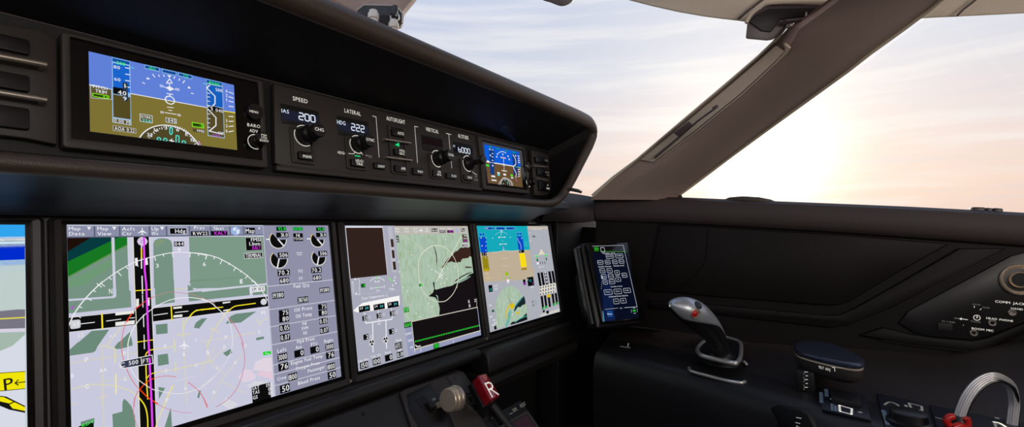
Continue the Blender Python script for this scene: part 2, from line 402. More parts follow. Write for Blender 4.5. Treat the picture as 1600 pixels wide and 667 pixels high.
c.view(*D)
for q in ([(250, 438), (300, 360), (355, 335), (570, 310), (410, 425)], [(-10, 460), (-10, 385), (55, 380)], [(567, 585), (648, 570), (650, 595), (570, 612)]): c.poly(q, (108, 138, 122))
c.view(*G)
c.poly([(222, 110), (300, 65), (320, 105), (260, 145)], (108, 138, 122))
c.poly([(375, 360), (455, 275), (510, 285), (570, 350), (540, 395), (430, 415)], (222, 208, 224)).poly([(535, 290), (560, 200), (640, 165), (730, 155), (735, 300), (600, 290)], (224, 212, 224)).poly([(575, 340), (600, 295), (735, 295), (740, 400), (700, 370)], (226, 200, 216)).poly([(470, 450), (560, 400), (740, 420), (740, 560), (500, 470)], (214, 214, 222)).poly([(200, 640), (255, 575), (380, 640), (300, 700)], (214, 214, 222))
c.view(*H_)
for q in ([(800, 465), (803, 340), (825, 298), (870, 335), (920, 400), (965, 520), (972, 680), (680, 680), (670, 500)], [(258, 600), (438, 548), (435, 620), (262, 660)], [(1350, 670), (1432, 412), (1448, 670)], [(1270, 145), (1358, 158), (1280, 300)]): c.poly(q, (108, 138, 122))
# runways
c.view(*C).L(3).poly([(60, 378), (790, 303), (800, 448), (60, 528)], BK).poly([(940, 277), (1980, 172), (2200, 148), (2200, 250), (940, 418)], BK)
c.view(*A).L(4).poly([(750, 165), (918, 165), (935, 667), (965, 1300), (1000, 2300), (830, 2300), (790, 1300), (765, 667)], BK)
c.L(5).line([(752, 165), (768, 667), (795, 1300), (825, 2200)], 7, (226, 222, 200)).line([(920, 165), (938, 667), (967, 1300), (998, 2200)], 7, (226, 226, 226))
c.view(*C).line([(60, 376), (770, 303)], 5, (222, 222, 226)).line([(60, 530), (780, 450)], 5, (222, 222, 226)).line([(960, 273), (2200, 146)], 5, (222, 222, 226)).line([(960, 420), (1600, 340), (2200, 264)], 5, (222, 222, 226))
c.L(6)
for q in ([(838, 240), (840, 290)], [(838, 380), (840, 495)], [(845, 575), (850, 760)]): c.view(*A).line(q, 10, (240, 240, 240))
c.view(*C)
for q in ([(850, 140), (854, 265)], [(859, 345), (863, 470)], [(866, 555), (870, 700)], [(205, 440), (350, 423)], [(475, 410), (625, 390)], [(720, 380), (766, 375)], [(968, 350), (1110, 330)], [(1190, 322), (1325, 307)], [(1408, 297), (1500, 290)]): c.line(q, 8, (236, 236, 240))
for q in ((783, 180, 812, 262), (897, 170, 924, 252), (568, 322, 762, 352), (568, 422, 768, 462), (1170, 265, 1260, 285), (1172, 350, 1265, 375)):
    c.poly([(q[0], q[1]), (q[2], q[1]-(q[2]-q[0])*.1), (q[2], q[3]-(q[2]-q[0])*.1), (q[0], q[3])], (232, 232, 228))
c.view(*D).poly([(218, 214), (298, 205), (298, 218), (218, 230)], WH).poly([(225, 295), (300, 285), (300, 300), (225, 308)], WH)
c.view(*A).poly([(770, 388), (798, 385), (803, 470), (775, 468)], WH).poly([(870, 392), (900, 388), (908, 455), (880, 462)], WH)
c.view(*A).L(7).line([(833, 170), (833, 240)], 11, YE).line([(838, 290), (840, 390)], 11, YE)
c.view(*C).line([(775, 95), (942, 82)], 9, YE).line([(790, 630), (962, 605)], 9, YE).line([(427, 335), (432, 488)], 13, YE).line([(1148, 255), (1156, 398)], 11, YE)
c.view(*E_).curve([(970, 72), (920, 85), (885, 125), (885, 200), (890, 380), (905, 590)], 10, YE).curve([(975, 315), (925, 335), (898, 370)], 9, YE)
c.view(*H_).curve([(1020, 290), (1075, 360), (1110, 440), (1128, 560), (1130, 700)], 13, YE).curve([(1450, 130), (1400, 250), (1330, 420), (1260, 580), (1230, 680)], 10, (244, 226, 120))
PY_ = (222, 216, 168)
c.L(3).view(*H_).curve([(1020, 290), (940, 220), (850, 175), (720, 135), (560, 118), (400, 115), (140, 175)], 9, (226, 220, 160)).line([(715, -20), (718, 235)], 16, (236, 228, 170)).line([(478, 292), (610, 265)], 9, PY_).line([(545, -10), (560, 680)], 10, (214, 210, 190)).line([(135, 370), (205, 358)], 9, PY_).line([(560, 75), (900, 25)], 8, (214, 208, 180))
c.view(*E_).line([(95, 215), (800, 105)], 8, (214, 208, 180)).line([(400, 32), (550, 58)], 10, PY_).line([(562, 60), (566, 210)], 12, PY_).line([(430, 60), (436, 660)], 8, (214, 210, 186)).line([(975, 70), (1180, 40)], 10, PY_).line([(1184, 0), (1187, 95)], 10, PY_).line([(980, 315), (1195, 278), (1590, 190)], 9, PY_).line([(1193, 205), (1197, 320)], 10, PY_).line([(1285, 70), (1310, 640)], 9, (214, 210, 186)).line([(1530, 0), (1540, 200)], 8, (214, 210, 186)).line([(1180, 450), (1120, 540), (1070, 660)], 10, PY_).line([(1600, 60), (1450, 310)], 8, (214, 210, 186))
c.view(*C).curve([(1335, 372), (1290, 430), (1272, 520)], 12, PY_).line([(1210, 555), (1345, 545)], 10, PY_).line([(1190, 78), (1310, 70)], 10, (214, 208, 170)).line([(620, 480), (560, 560), (480, 667)], 9, PY_).line([(1580, 560), (1520, 667)], 9, PY_).line([(1180, 590), (1182, 667)], 9, PY_).line([(1250, 0), (1256, 240)], 5, (205, 203, 205)).line([(1272, 400), (1275, 600)], 9, (220, 214, 180))
c.L(7).curve([(1335, 372), (1380, 320), (1440, 295), (1600, 280)], 12, YE)
c.view(*D).curve([(0, 295), (100, 278), (220, 265)], 10, YE).curve([(255, 318), (300, 285), (350, 255), (450, 240), (560, 225)], 10, YE)
c.L(3).line([(250, 325), (135, 495)], 10, PY_).line([(90, 485), (185, 530)], 9, PY_).line([(570, 390), (620, 465)], 9, (220, 214, 186)).line([(690, 375), (600, 430)], 9, (220, 214, 186)).line([(120, 500), (70, 667)], 8, (214, 210, 186)).line([(380, 560), (560, 530)], 8, (218, 212, 180)).line([(0, 620), (150, 600), (380, 560)], 8, (214, 210, 190))
c.view(*G).line([(60, 0), (72, 200)], 9, (214, 210, 186)).line([(0, 212), (75, 200), (240, 60)], 9, (214, 210, 186)).line([(75, 200), (230, 330)], 8, (214, 210, 190)).line([(420, 130), (200, 400), (110, 600)], 8, (214, 210, 190)).line([(200, 400), (450, 530)], 8, (214, 210, 190))
# range rings
c.L(8)
c.view(*A).curve([(400, 662), (585, 530), (770, 430), (970, 370), (1160, 332), (1340, 330), (1520, 360)], 8, WH)
c.view(*C).curve([(80, 462), (130, 350), (195, 250), (262, 168), (335, 92), (430, 2)], 11, WH)
c.view(*B).curve([(-130, 332), (0, 343), (120, 370), (210, 405), (350, 485), (470, 570), (590, 680)], 9, WH)
c.view(*D).curve([(545, -5), (620, 85), (685, 195)], 8, WH)
for v_, q in ((A, ((375, 655, 60), (500, 588, 35), (590, 530, 55), (680, 480, 25), (775, 425, 55), (972, 370, 45), (1065, 345, 25), (1160, 332, 45), (1345, 332, 45), (1435, 343, 20), (1518, 360, 40))), (B, ((50, 355, 45), (133, 380, 20), (210, 408, 45), (290, 440, 20), (355, 485, 42), (415, 520, 20), (480, 568, 42), (535, 620, 20))), (C, ((262, 168, 62), (335, 90, 30), (415, 18, 50), (195, 262, 25)))):
    c.view(*v_)
    for x, y, l in q:
        gx = (c.x0+x/c.s); gy = (c.y0+y/c.s); dx, dy = 288-gx, 540-gy; d = math.hypot(dx, dy); c.line([(x, y), (x+dx/d*l, y+dy/d*l)], 8, WH)
c.view(*C).curve([(695, 667), (708, 600), (735, 525), (780, 445), (850, 365), (940, 292), (1060, 222), (1180, 180), (1330, 165), (1440, 178), (1530, 205), (1600, 245)], 8, WH)
c.view(*D).curve([(0, 176), (70, 205), (130, 248), (240, 350), (295, 440), (318, 560), (320, 667)], 8, (226, 226, 232))
c.view(*G).curve([(320, -5), (305, 90), (270, 170), (200, 275), (110, 370), (0, 455)], 6, (222, 222, 228))
c.view(*E_).curve([(1600, 352), (1530, 420), (1440, 480), (1250, 532), (1100, 520), (1020, 502), (940, 480), (800, 382), (735, 290), (700, 180), (700, 0)], 7, (228, 228, 224))
RD = (218, 120, 130)
c.L(7).view(*C).curve([(628, 667), (640, 560), (665, 450), (685, 405)], 7, RD).curve([(755, 300), (790, 268), (880, 205), (960, 160), (1060, 125), (1150, 110), (1330, 128), (1450, 162), (1600, 225)], 5, (196, 136, 128))
c.L(8).curve([(690, 415), (705, 380), (740, 330)], 12, (236, 60, 24)).curve([(780, 285), (840, 235), (880, 205)], 8, (226, 50, 40)).line([(910, 185), (960, 160)], 7, (226, 60, 50))
c.view(*E_).L(7).curve([(628, 0), (632, 80), (655, 190), (690, 290), (740, 390), (815, 490)], 7, RD).curve([(1200, 360), (1100, 348), (1000, 362), (960, 378)], 7, RD).L(8).line([(970, 372), (890, 412), (820, 488), (900, 570), (1010, 640)], 10, (240, 60, 16)).L(7).curve([(800, 505), (770, 590), (762, 667)], 7, RD).curve([(1325, 415), (1420, 490), (1480, 570), (1530, 667)], 7, RD)
c.view(*G).curve([(0, 545), (30, 610), (55, 680)], 8, RD).curve([(415, 0), (440, 90), (448, 180), (430, 300), (400, 400), (350, 500), (260, 600), (150, 670)], 7, (204, 130, 146))
c.view(*D).curve([(0, 170), (90, 215)], 6, (196, 130, 120)).curve([(270, 370), (340, 450), (400, 560), (440, 680)], 7, (214, 120, 136))
c.view(*H_).L(7).curve([(1010, 195), (960, 290), (945, 400), (950, 520), (1000, 680)], 6, RD).L(8).curve([(1180, 310), (1240, 360)], 10, (240, 60, 16)).L(7).curve([(1240, 362), (1400, 435), (1600, 478), (1700, 480)], 7, (204, 140, 160))
# magenta course
c.view(*A).L(10).line([(860, 165), (872, 520), (888, 667), (905, 1100), (945, 1935), (960, 2400)], 17, (226, 70, 240))
c.L(11).disc(848, 215, 46, (212, 200, 226), n=8)
c.L(12).line([(863, 168), (867, 250)], 17, (226, 70, 240)).text('22', 826, 872, 232, 34, (170, 90, 200))
c.view(*C).L(9).rect(95, 405, 205, 482, (205, 205, 212), 18); c.L(10).text('33', 120, 190, 466, 40, (235, 235, 238)).text('33', 165, 235, 588, 48, (224, 224, 230)).curve([(140, 365), (170, 358), (205, 375)], 7, WH).text('N', 500, 535, 128, 55, WH)
c.line([(118, 280), (165, 212)], 4, (130, 90, 150)).poly([(98, 262), (138, 262), (118, 290)], (200, 60, 220)).text('AA', 500, 575, 585, 34, (226, 222, 232)).text('P', 1400, 1425, 635, 40, (222, 220, 232))
c.view(*D).L(9).disc(645, 210, 34, (210, 212, 222), n=8); c.L(10).text('E', 400, 430, 15, 40, WH).L(9).tbox('XM WX', 505, 60, 658, 98, BK, WH)
for v_, tt in ((A, (('3', 988, 1020, 488, 40), ('6', 1478, 1510, 472, 40))), (B, (('6', 10, 45, 472, 40), ('E', 398, 425, 655, 40))), (E_, (('P', 250, 285, 205, 46), ('AA', 400, 480, 315, 40), ('B', 105, 135, 370, 42), ('G', 250, 290, 485, 46), ('G', 650, 685, 405, 38), ('P', 650, 680, 135, 38), ('P', 1075, 1100, 62, 40), ('O', 1080, 1110, 315, 36), ('R', 1270, 1300, 145, 36), ('S', 1515, 1545, 125, 40), ('O', 1395, 1425, 258, 36), ('R', 1288, 1315, 500, 34), ('P', 1095, 1122, 620, 36))), (D, (('P', 240, 268, 598, 36), ('S', 585, 612, 540, 34), ('M', 615, 665, 345, 36))), (G, (('D', 225, 250, 65, 34), ('S', 50, 75, 118, 34), ('O', 150, 175, 285, 34), ('A', 335, 365, 228, 34), ('A', 110, 145, 540, 38), ('G', 438, 468, 50, 34)))):
    c.view(*v_).L(9)
    for q in tt: c.text(*q, (238, 236, 240))
c.view(*E_).L(4)
for i in range(12): c.rect(1190+i*20, 405-i*5, 1200+i*20, 395-i*5, (222, 220, 230))
# aircraft symbol
def plane_sym(c, x, y, k, col, l):
    c.L(l).poly([(x-5*k, y), (x-5*k, y-30*k), (x, y-48*k), (x+5*k, y-30*k), (x+5*k, y), (x+4*k, y+30*k), (x-4*k, y+30*k)], col).poly([(x, y-18*k), (x+45*k, y+14*k), (x+45*k, y+20*k), (x, y+4*k), (x-45*k, y+20*k), (x-45*k, y+14*k)], col).poly([(x, y+16*k), (x+16*k, y+32*k), (x-16*k, y+32*k)], col)
c.view(*E_); plane_sym(c, 1283, 28, 1.15, WH, 12)
# 500 FT flag
c.view(*E_).L(13).poly([(655, 190), (945, 135), (955, 215), (665, 268), (625, 258), (607, 228), (625, 200)], (58, 62, 84)).L(14).poly([(800, 165), (945, 138), (952, 212), (806, 240)], (34, 34, 40)).L(15)
c.line([(655, 190), (948, 130), (958, 218), (660, 268), (625, 260), (606, 230), (625, 200), (655, 190)], 7, WH).text('500', 705, 805, 238, 42, WH).text('FT', 850, 918, 218, 44, WH).line([(832, 160), (840, 232)], 6, WH).ring(645, 232, 20, 7, WH, 50, 310)
c.L(16).line([(920, 165), (924, 215)], 17, (226, 70, 240))
c.view(*A).L(13).poly([(1212, 290), (1252, 290), (1232, 318)], WH).tbox('044', 1175, 218, 1282, 265, WH)
c.view(*D).L(4).poly([(0, 85), (680, 15), (680, 35), (500, 52), (0, 108)], (205, 208, 222)).poly([(500, 55), (524, 50), (530, 140), (505, 145)], (205, 208, 222))
c.view(*G).L(9).poly([(635, 98), (718, 88), (722, 122), (640, 135)], (24, 214, 40)).L(10).line([(660, 110), (700, 118)], 8, (180, 220, 190))
c.view(*H_).L(13).poly([(200, 675), (250, 650), (425, 605), (428, 720), (200, 760)], (10, 26, 10)).L(14).text('RDY', 275, 410, 672, 40, (40, 240, 60), 12)
c.build('airport_map', t)
# menu bar
c = Canvas(mainF, full); c.step = .00006; c.base = .0013
vtop = mainF.loc(103, 371.2)[1]
c.L(0).raw([(full[0], vtop), (MR, vtop), (MR, 0), (full[0], 0)], (138, 142, 168))
c.L(1).raw([(full[0], -.0012), (MR, -.0012), (MR, 0), (full[0], 0)], (190, 200, 214))
for px in (147, 186.5, 233, 259.5, 295.7, 328.5, 358.5, 379.5): 
    u = mainF.loc(px, 362)[0]; c.L(1).raw([(u-.0006, vtop), (u+.0006, vtop), (u+.0006, 0), (u-.0006, 0)], (92, 96, 118))
c.raw([(full[0], vtop-.0006), (MR, vtop-.0006), (MR, vtop+.0004), (full[0], vtop+.0004)], (84, 88, 108))
c.view(*A).L(2)
for tx, x0, x1, y in (('Map', 82, 205, 98), ('Data', 86, 248, 152), ('Map', 380, 495, 98), ('View', 382, 528, 152), ('Acft', 638, 772, 102), ('Ctr', 638, 740, 150), ('Up', 945, 1020, 100), ('Wx', 945, 1015, 150), ('Prev', 1388, 1500, 90)): c.text(tx, x0, x1, y, 36, WH)
for x in (294, 556, 1055): c.poly([(x-22, 62), (x+22, 62), (x, 97)], WH)
plane_sym(c, 848, 112, 1.0, WH, 2)
c.L(2).rect(1122, 68, 1322, 140, (170, 174, 190)); c.L(3).tbox('Hdg', 1135, 78, 1310, 134, WH).tbox('RW22', 1355, 108, 1540, 155, WH)
c.view(*B).L(2).text('Next', 130, 232, 95, 36, WH).L(3).tbox('XALT', 95, 106, 270, 150, MG).tbox('Map', 448, 72, 558, 134, WH).poly([(588, 70), (610, 70), (599, 92)], WH)
c.L(2).disc(354, 105, 46, (150, 178, 226)).L(3).poly([(325, 75), (365, 70), (350, 100), (330, 105)], (226, 232, 240)).poly([(360, 95), (395, 90), (390, 130), (365, 140)], (222, 230, 240))
c.view(*B).L(2).tbox('', 455, 175, 628, 305, WH); c.L(3).box(455, 175, 628, 305, (200, 200, 190), 3); c.text('FMS1', 515, 615, 215, 36, WH).text('1.1nm', 490, 618, 258, 36, WH).text('XALT', 525, 615, 298, 34, MG).L(3).tbox('TERMINAL', 442, 335, 636, 384, WH, BK, WH)
c.view(*G).L(2).rect(520, 465, 725, 608, BK); c.L(3)
for tx, x0, x1, y in (('SAT', 530, 602, 500), ('TAS', 532, 604, 546), ('GS', 535, 585, 596), ('15', 668, 718, 466), ('0', 694, 718, 505), ('0', 698, 720, 548)): c.text(tx, x0, x1, y, 36, WH)
c.build('map_menu_bar', t)
# engine column
c = Canvas(mainF, full); c.base = .0004
c.L(0).raw([(MR, full[1]), (full[2], full[1]), (full[2], 0), (MR, 0)], SLT)
c.L(1).raw([(MR, full[1]), (MR+.0012, full[1]), (MR+.0012, 0), (MR, 0)], (186, 186, 204))
hl = lambda px, py: c.L(1).raw([(MR, mainF.loc(px, py)[1]), (full[2], mainF.loc(px, py)[1]), (full[2], mainF.loc(px, py)[1]+.0009), (MR, mainF.loc(px, py)[1]+.0009)], (206, 206, 216))
for px, py in ((515, 438), (520, 470), (524, 493.5), (526, 518.5), (528, 546.5), (529, 559.5), (530, 575)): hl(px, py)
c.view(*B).L(2)
for cx, cy, r in ((796, 198, 84), (1206, 198, 72), (806, 402, 86), (1220, 382, 76)):
    c.L(2).disc(cx, cy, r+8, (226, 226, 214), 130, 362); c.L(3).disc(cx, cy, r, BK, 130, 362, 24); c.L(2).ring(cx, cy, r+4, 9, (230, 190, 90), 132, 165, 6)
    tip = (cx+r*.7, cy+r*.75) if cy < 250 else (cx-r*.2, cy+r*.98)
    c.L(4).line([(cx, cy-4), tip], 14, WH)
c.L(3).line([(675, 192), (708, 192)], 12, WH).line([(1100, 187), (1128, 187)], 11, WH)
c.L(4).tbox('92.8', 775, 62, 880, 104, (40, 240, 80), (10, 50, 20)).tbox('RATED', 948, 65, 1055, 102, (40, 240, 80), (30, 110, 60)).tbox('92.8', 1190, 68, 1280, 106, (40, 240, 80), (10, 50, 20))
for tx, x0, y0, x1, y1 in (('31.0', 775, 122, 905, 172), ('31.0', 1190, 124, 1300, 168), ('506', 790, 330, 902, 382), ('506', 1212, 316, 1308, 362), ('70.2', 788, 512, 922, 566), ('70.2', 1138, 488, 1252, 538), ('680', 808, 596, 912, 648), ('680', 1155, 568, 1248, 616)): c.tbox(tx, x0, y0, x1, y1, WH)
c.rect(952, 130, 1058, 210, BK); c.L(5).text('N1', 985, 1022, 165, 28, WH).text('TO/GA', 960, 1055, 200, 28, WH)
c.L(4).text('TGT', 990, 1048, 362, 34, WH).text('N2', 1010, 1055, 540, 34, (220, 220, 226)).text('FF', 1015, 1055, 618, 32, (220, 220, 226))
c.view(*D).text('Fuel Qty', 960, 1125, 68, 38, WH).text('Oil Press', 965, 1155, 315, 36, WH).text('Oil Temp', 982, 1150, 380, 36, WH).text('N1', 1052, 1092, 455, 32, WH).text('EVM', 1045, 1110, 505, 32, WH).text('N2', 1060, 1100, 552, 32, WH).text('Hyd Press', 995, 1180, 645, 38, WH).text('Right', 1278, 1372, 640, 34, WH)
for tx, x0, y0, x1, y1 in (('19380', 732, 116, 860, 168), ('19380', 1225, 66, 1335, 108), ('38760', 996, 164, 1112, 212), ('75', 802, 300, 908, 348), ('80', 804, 364, 912, 412), ('75', 1210, 238, 1305, 282), ('80', 1215, 302, 1310, 346), ('0.05', 808, 456, 918, 506), ('0.05', 1222, 386, 1314, 432), ('0.07', 816, 554, 924, 604), ('0.07', 1230, 482, 1322, 528)): c.tbox(tx, x0, y0, x1, y1, WH)
c.view(*G).text('Aux', 980, 1045, 72, 36, WH).text('PTU', 1140, 1208, 42, 36, WH).text('Left', 790, 885, 108, 38, WH).text('Engine Fuel Temp', 932, 1268, 235, 36, WH).text('Oxygen Press', 980, 1235, 290, 34, WH).text('Crew', 788, 885, 400, 36, WH).text('Passenger', 1108, 1288, 315, 34, WH).text('Bleed Press', 1005, 1238, 445, 36, WH)
for tx, x0, y0, x1, y1 in (('3000', 788, 124, 895, 178), ('0', 962, 88, 1068, 138), ('0', 1128, 50, 1226, 100), ('3000', 1285, 20, 1376, 66), ('76', 796, 224, 904, 276), ('76', 1292, 106, 1384, 154), ('1800', 895, 332, 998, 384), ('1800', 1302, 226, 1392, 274), ('50', 812, 452, 922, 506), ('50', 1310, 312, 1402, 364)): c.tbox(tx, x0, y0, x1, y1, WH)
c.build('engine_readouts', t); screw(mainF, 546.8, 595.5, t)

# ---- display 2: cabin page, terrain map
t, clip = display(1, 'large display showing cabin temperatures beside a green coastline terrain map')
c = Canvas(mainF, clip)
c.L(0).raw([(clip[0], clip[1]), (clip[2], clip[1]), (clip[2], clip[3]), (clip[0], clip[3])], (168, 170, 186))
K1 = (530, 345, 6.667); K2 = (610, 345, 6.667); K3 = (540, 430, 4.167); K4 = (610, 430, 5.131)
c.view(*K1).L(1).rect(52, 55, 505, 562, (214, 214, 222)); c.L(2).rect(68, 72, 500, 562, (50, 34, 30))
c.L(1).rect(505, 60, 600, 530, (186, 186, 198)); c.L(2).rect(533, 190, 570, 272, (58, 38, 30)).rect(545, 305, 580, 388, (58, 38, 30)).rect(556, 425, 594, 508, (58, 38, 30))
ul = mainF.loc(617, 360)[0]; vb = mainF.loc(690, 478+16)[1]
vmap = mainF.loc(640, 503)[1]
c.L(1).raw([(ul, vmap), (clip[2], vmap), (clip[2], 0), (ul, 0)], M['terrain'])
c.view(*K2).L(2).rect(40, 55, 815, 132, (188, 184, 178)); c.L(2).raw([(ul, -.001), (clip[2], -.001), (clip[2], 0), (ul, 0)], (120, 84, 74))
c.L(3)
for i, (a, b) in enumerate((('Map', 'Data'), ('Map', 'View'), ('Acft', 'Ctr'), ('Up', 'Wx'))):
    x = (48, 148, 240, 360)[i]; c.text(a, x, x+42, 92, 22, (236, 232, 226)).text(b, x, x+48, 122, 22, (236, 232, 226))
plane_sym(c, 318, 98, .6, WH, 3); c.L(3).tbox('North', 425, 80, 490, 112, WH).tbox('RW22', 512, 98, 578, 124, WH).tbox('XALT', 590, 98, 658, 124, MG).text('Prev', 522, 570, 92, 18, WH).text('Next', 598, 645, 90, 18, WH).disc(693, 98, 20, (170, 178, 220)).tbox('Map', 733, 80, 776, 112, WH)
c.L(3).tbox('', 745, 142, 805, 222, WH, (70, 46, 40)).L(4).text('FMS1', 765, 800, 165, 18, WH).text('1.1nm', 755, 802, 192, 18, WH).text('XALT', 765, 800, 218, 18, MG).L(3).tbox('TERM', 745, 240, 812, 268, WH, (60, 44, 38), WH)
c.rect(58, 155, 92, 222, (40, 34, 30)); c.L(4).text('A', 66, 84, 190, 24, WH).text('N', 66, 84, 216, 20, WH)
SEA = (58, 36, 32)
c.L(2).poly(jag([(870, 268), (760, 276), (725, 285), (700, 310), (670, 322), (655, 355), (628, 370), (600, 392), (575, 430), (548, 470), (540, 492), (565, 480), (590, 440), (620, 425), (650, 425), (680, 440), (700, 432), (735, 428), (750, 395), (790, 392), (830, 378), (880, 380)], 13), SEA)
c.poly([(445, 230), (452, 262), (470, 300), (482, 350), (488, 420), (478, 490), (474, 500), (480, 440), (474, 360), (462, 300), (448, 270)], (48, 40, 34))
c.poly([(880, 540), (855, 545), (820, 560), (790, 595), (740, 620), (700, 640), (660, 662), (640, 700), (900, 700)], (24, 18, 20)).poly([(780, 475), (845, 478), (845, 490), (780, 490)], (60, 44, 40))
c.poly([(660, 640), (700, 618), (740, 588), (790, 562), (840, 540), (850, 530), (800, 545), (740, 575), (680, 615)], (40, 32, 32))
c.view(*K4).L(2).poly([(745, 20), (640, 5), (600, 30), (540, 62), (500, 82), (455, 92), (420, 100), (380, 112), (352, 120), (340, 140), (305, 168), (335, 172), (362, 180), (375, 205), (388, 235), (395, 270), (390, 320), (700, 262), (760, 240)], (22, 17, 20))
c.poly(jag([(745, 20), (640, 8), (600, 33), (540, 64), (500, 84), (455, 94), (420, 102), (380, 116), (450, 130), (600, 100)], 9), (22, 17, 20))
c.poly([(340, 60), (352, 50), (356, 110), (368, 118), (352, 135), (340, 140), (350, 110)], (22, 17, 20))
c.L(3).line([(368, 160), (378, 172), (382, 215)], 8, (166, 200, 180)).curve([(640, 8), (600, 35), (545, 60)], 6, (170, 205, 190))
c.view(*K2).L(4).curve([(305, 660), (290, 560), (290, 440), (320, 355), (370, 300), (430, 265), (500, 258), (570, 280), (630, 335), (675, 410), (700, 500), (705, 600), (690, 700)], 7, (226, 226, 200))
c.view(*K4).curve([(225, 20), (240, 80), (270, 140), (310, 182), (360, 208), (410, 212), (450, 200), (500, 150), (530, 90), (545, 20)], 6, (216, 216, 200))
c.view(*K2).L(4).line([(135, 150), (190, 185), (350, 300), (470, 380), (480, 500)], 4, (204, 210, 180)).line([(735, 165), (620, 380), (560, 470), (490, 620)], 8, (230, 228, 200)).line([(465, 520), (550, 580)], 7, WH).line([(520, 500), (545, 520), (500, 580), (540, 600)], 6, WH).line([(510, 590), (560, 540)], 6, WH).line([(610, 240), (560, 290)], 3, (204, 210, 180)).line([(540, 320), (580, 400)], 3, (204, 210, 180))
for x, y in ((185, 320), (222, 358), (85, 425), (90, 530), (120, 572), (395, 465), (430, 505), (545, 157), (575, 195), (705, 515), (595, 490), (560, 645), (480, 625), (825, 375), (585, 605), (670, 480)): c.L(5).disc(x, y, 8, (226, 226, 206), n=6)
c.L(5).tbox('10', 290, 652, 340, 685, (150, 255, 140), (60, 130, 60), WH)
c.view(*K4)
for x, y in ((100, 95), (132, 125), (305, 225), (335, 250), (205, 305), (238, 335), (400, 70), (430, 60)): c.L(5).disc(x, y, 8, (214, 220, 200), n=6)
c.L(5).tbox('STOP', 103, 262, 150, 292, (140, 255, 140), (10, 120, 24)).text('K', 625, 640, 225, 26, WH).text('B', 628, 645, 258, 24, WH).text('Z', 672, 688, 215, 22, WH).line([(690, 185), (692, 262)], 5, (200, 196, 180))
# vertical profile
c.L(3).raw([(ul, clip[1]), (clip[2], clip[1]), (clip[2], vmap), (ul, vmap)], (150, 154, 186))
up = mainF.loc(645, 520)[0]; vp = mainF.loc(745, 519+0)[1]
c.L(4).raw([(up, vp+.002), (clip[2]-.002, vp+.002), (clip[2]-.002, vmap), (up, vmap)], (20, 16, 18))
c.L(5).raw([(ul, vmap-.0007), (clip[2], vmap-.0007), (clip[2], vmap+.0007), (ul, vmap+.0007)], (206, 204, 190))
c.L(5); c.raw([(up-.0012, clip[1]+.004), (up, clip[1]+.004), (up, vmap), (up-.0012, vmap)], (226, 224, 210)); c.raw([(up, vp+.0005), (clip[2], vp+.0005), (clip[2], vp+.002), (up, vp+.002)], (216, 212, 190))
for i in range(40):
    f = i/39; x = 197+f*508; y = 526-f*128; c.L(6).rect(x, y, x+8, y+9, (50, 220, 60))
c.L(6).tbox('000', 108, 382, 170, 412, (60, 240, 70)).tbox('TERR', 342, 552, 392, 580, (60, 240, 70), (10, 90, 20)).line([(200, 560), (212, 572), (240, 566)], 8, WH)
c.view(*K4).L(6).text('FT', 120, 150, 425, 16, WH).text('10000', 122, 170, 482, 18, WH).text('5000', 140, 178, 536, 18, WH).text('00', 155, 184, 590, 18, WH).rect(240, 590, 246, 610, WH).rect(500, 520, 506, 540, WH)
# cabin page
GY = (235, 235, 240)
c.view(*K3).L(1).line([(30, 130), (350, 100)], 1.5, (196, 196, 208)).line([(40, 232), (40, 560)], .1, GY)
c.L(2).poly([(48, 232), (80, 202), (110, 180), (330, 136), (350, 132), (352, 182), (350, 196), (300, 212), (160, 234), (80, 242)], (246, 244, 242)).text('Zone Temperatures', 105, 255, 160, 17, WH).text('C', 262, 276, 140, 15, WH)
for x0, y0 in ((84, 205), (180, 192), (270, 178)): c.L(3).tbox('', x0, y0, x0+76, y0+25, WH).L(4).text('24', x0+4, x0+32, y0+20, 15, WH).text('24', x0+42, x0+66, y0+18, 15, (80, 225, 235))
for x0, y0 in ((107, 266), (200, 250), (286, 235)): c.L(3).tbox('33', x0, y0, x0+36, y0+26, WH).text('C', x0+44, x0+58, y0+14, 15, WH)
c.L(2).line([(122, 240), (124, 268)], 5, GY).line([(212, 228), (214, 252)], 5, GY).line([(298, 212), (300, 236)], 5, GY).line([(128, 292), (132, 312), (300, 286), (306, 266)], 7, GY).line([(216, 278), (218, 298)], 7, GY).line([(176, 306), (178, 500)], 8, GY).line([(262, 292), (266, 475)], 8, GY).text('Air', 206, 234, 324, 15, WH)
for x, y in ((170, 438), (260, 418)):
    c.L(3).disc(x, y, 23, WH); c.L(4).disc(x, y, 19, BK); c.L(5)
    for a in (90, 210, 330): c.disc(x, y, 17, WH, a-22, a+22, 4)
c.L(3).tbox('2', 114, 388, 150, 416, WH).tbox('2', 280, 352, 316, 380, WH).text('C', 158, 172, 408, 15, WH).text('C', 324, 338, 368, 15, WH)
for tx, x0, x1, y in (('Mode', 328, 366, 434), ('Ldg Elev', 78, 158, 570), ('Cab Alt', 164, 232, 540), ('Rate', 258, 296, 514), ('AP', 342, 364, 500)): c.text(tx, x0, x1, y, 15, WH)
for tx, x0, y0, x1, y1 in (('AUTO 3', 320, 444, 370, 472, ), ('150', 92, 570, 148, 598), ('100', 174, 546, 228, 574), ('0', 254, 522, 306, 550), ('0.01', 332, 502, 378, 528)): c.tbox(tx, x0, y0, x1, y1, WH)
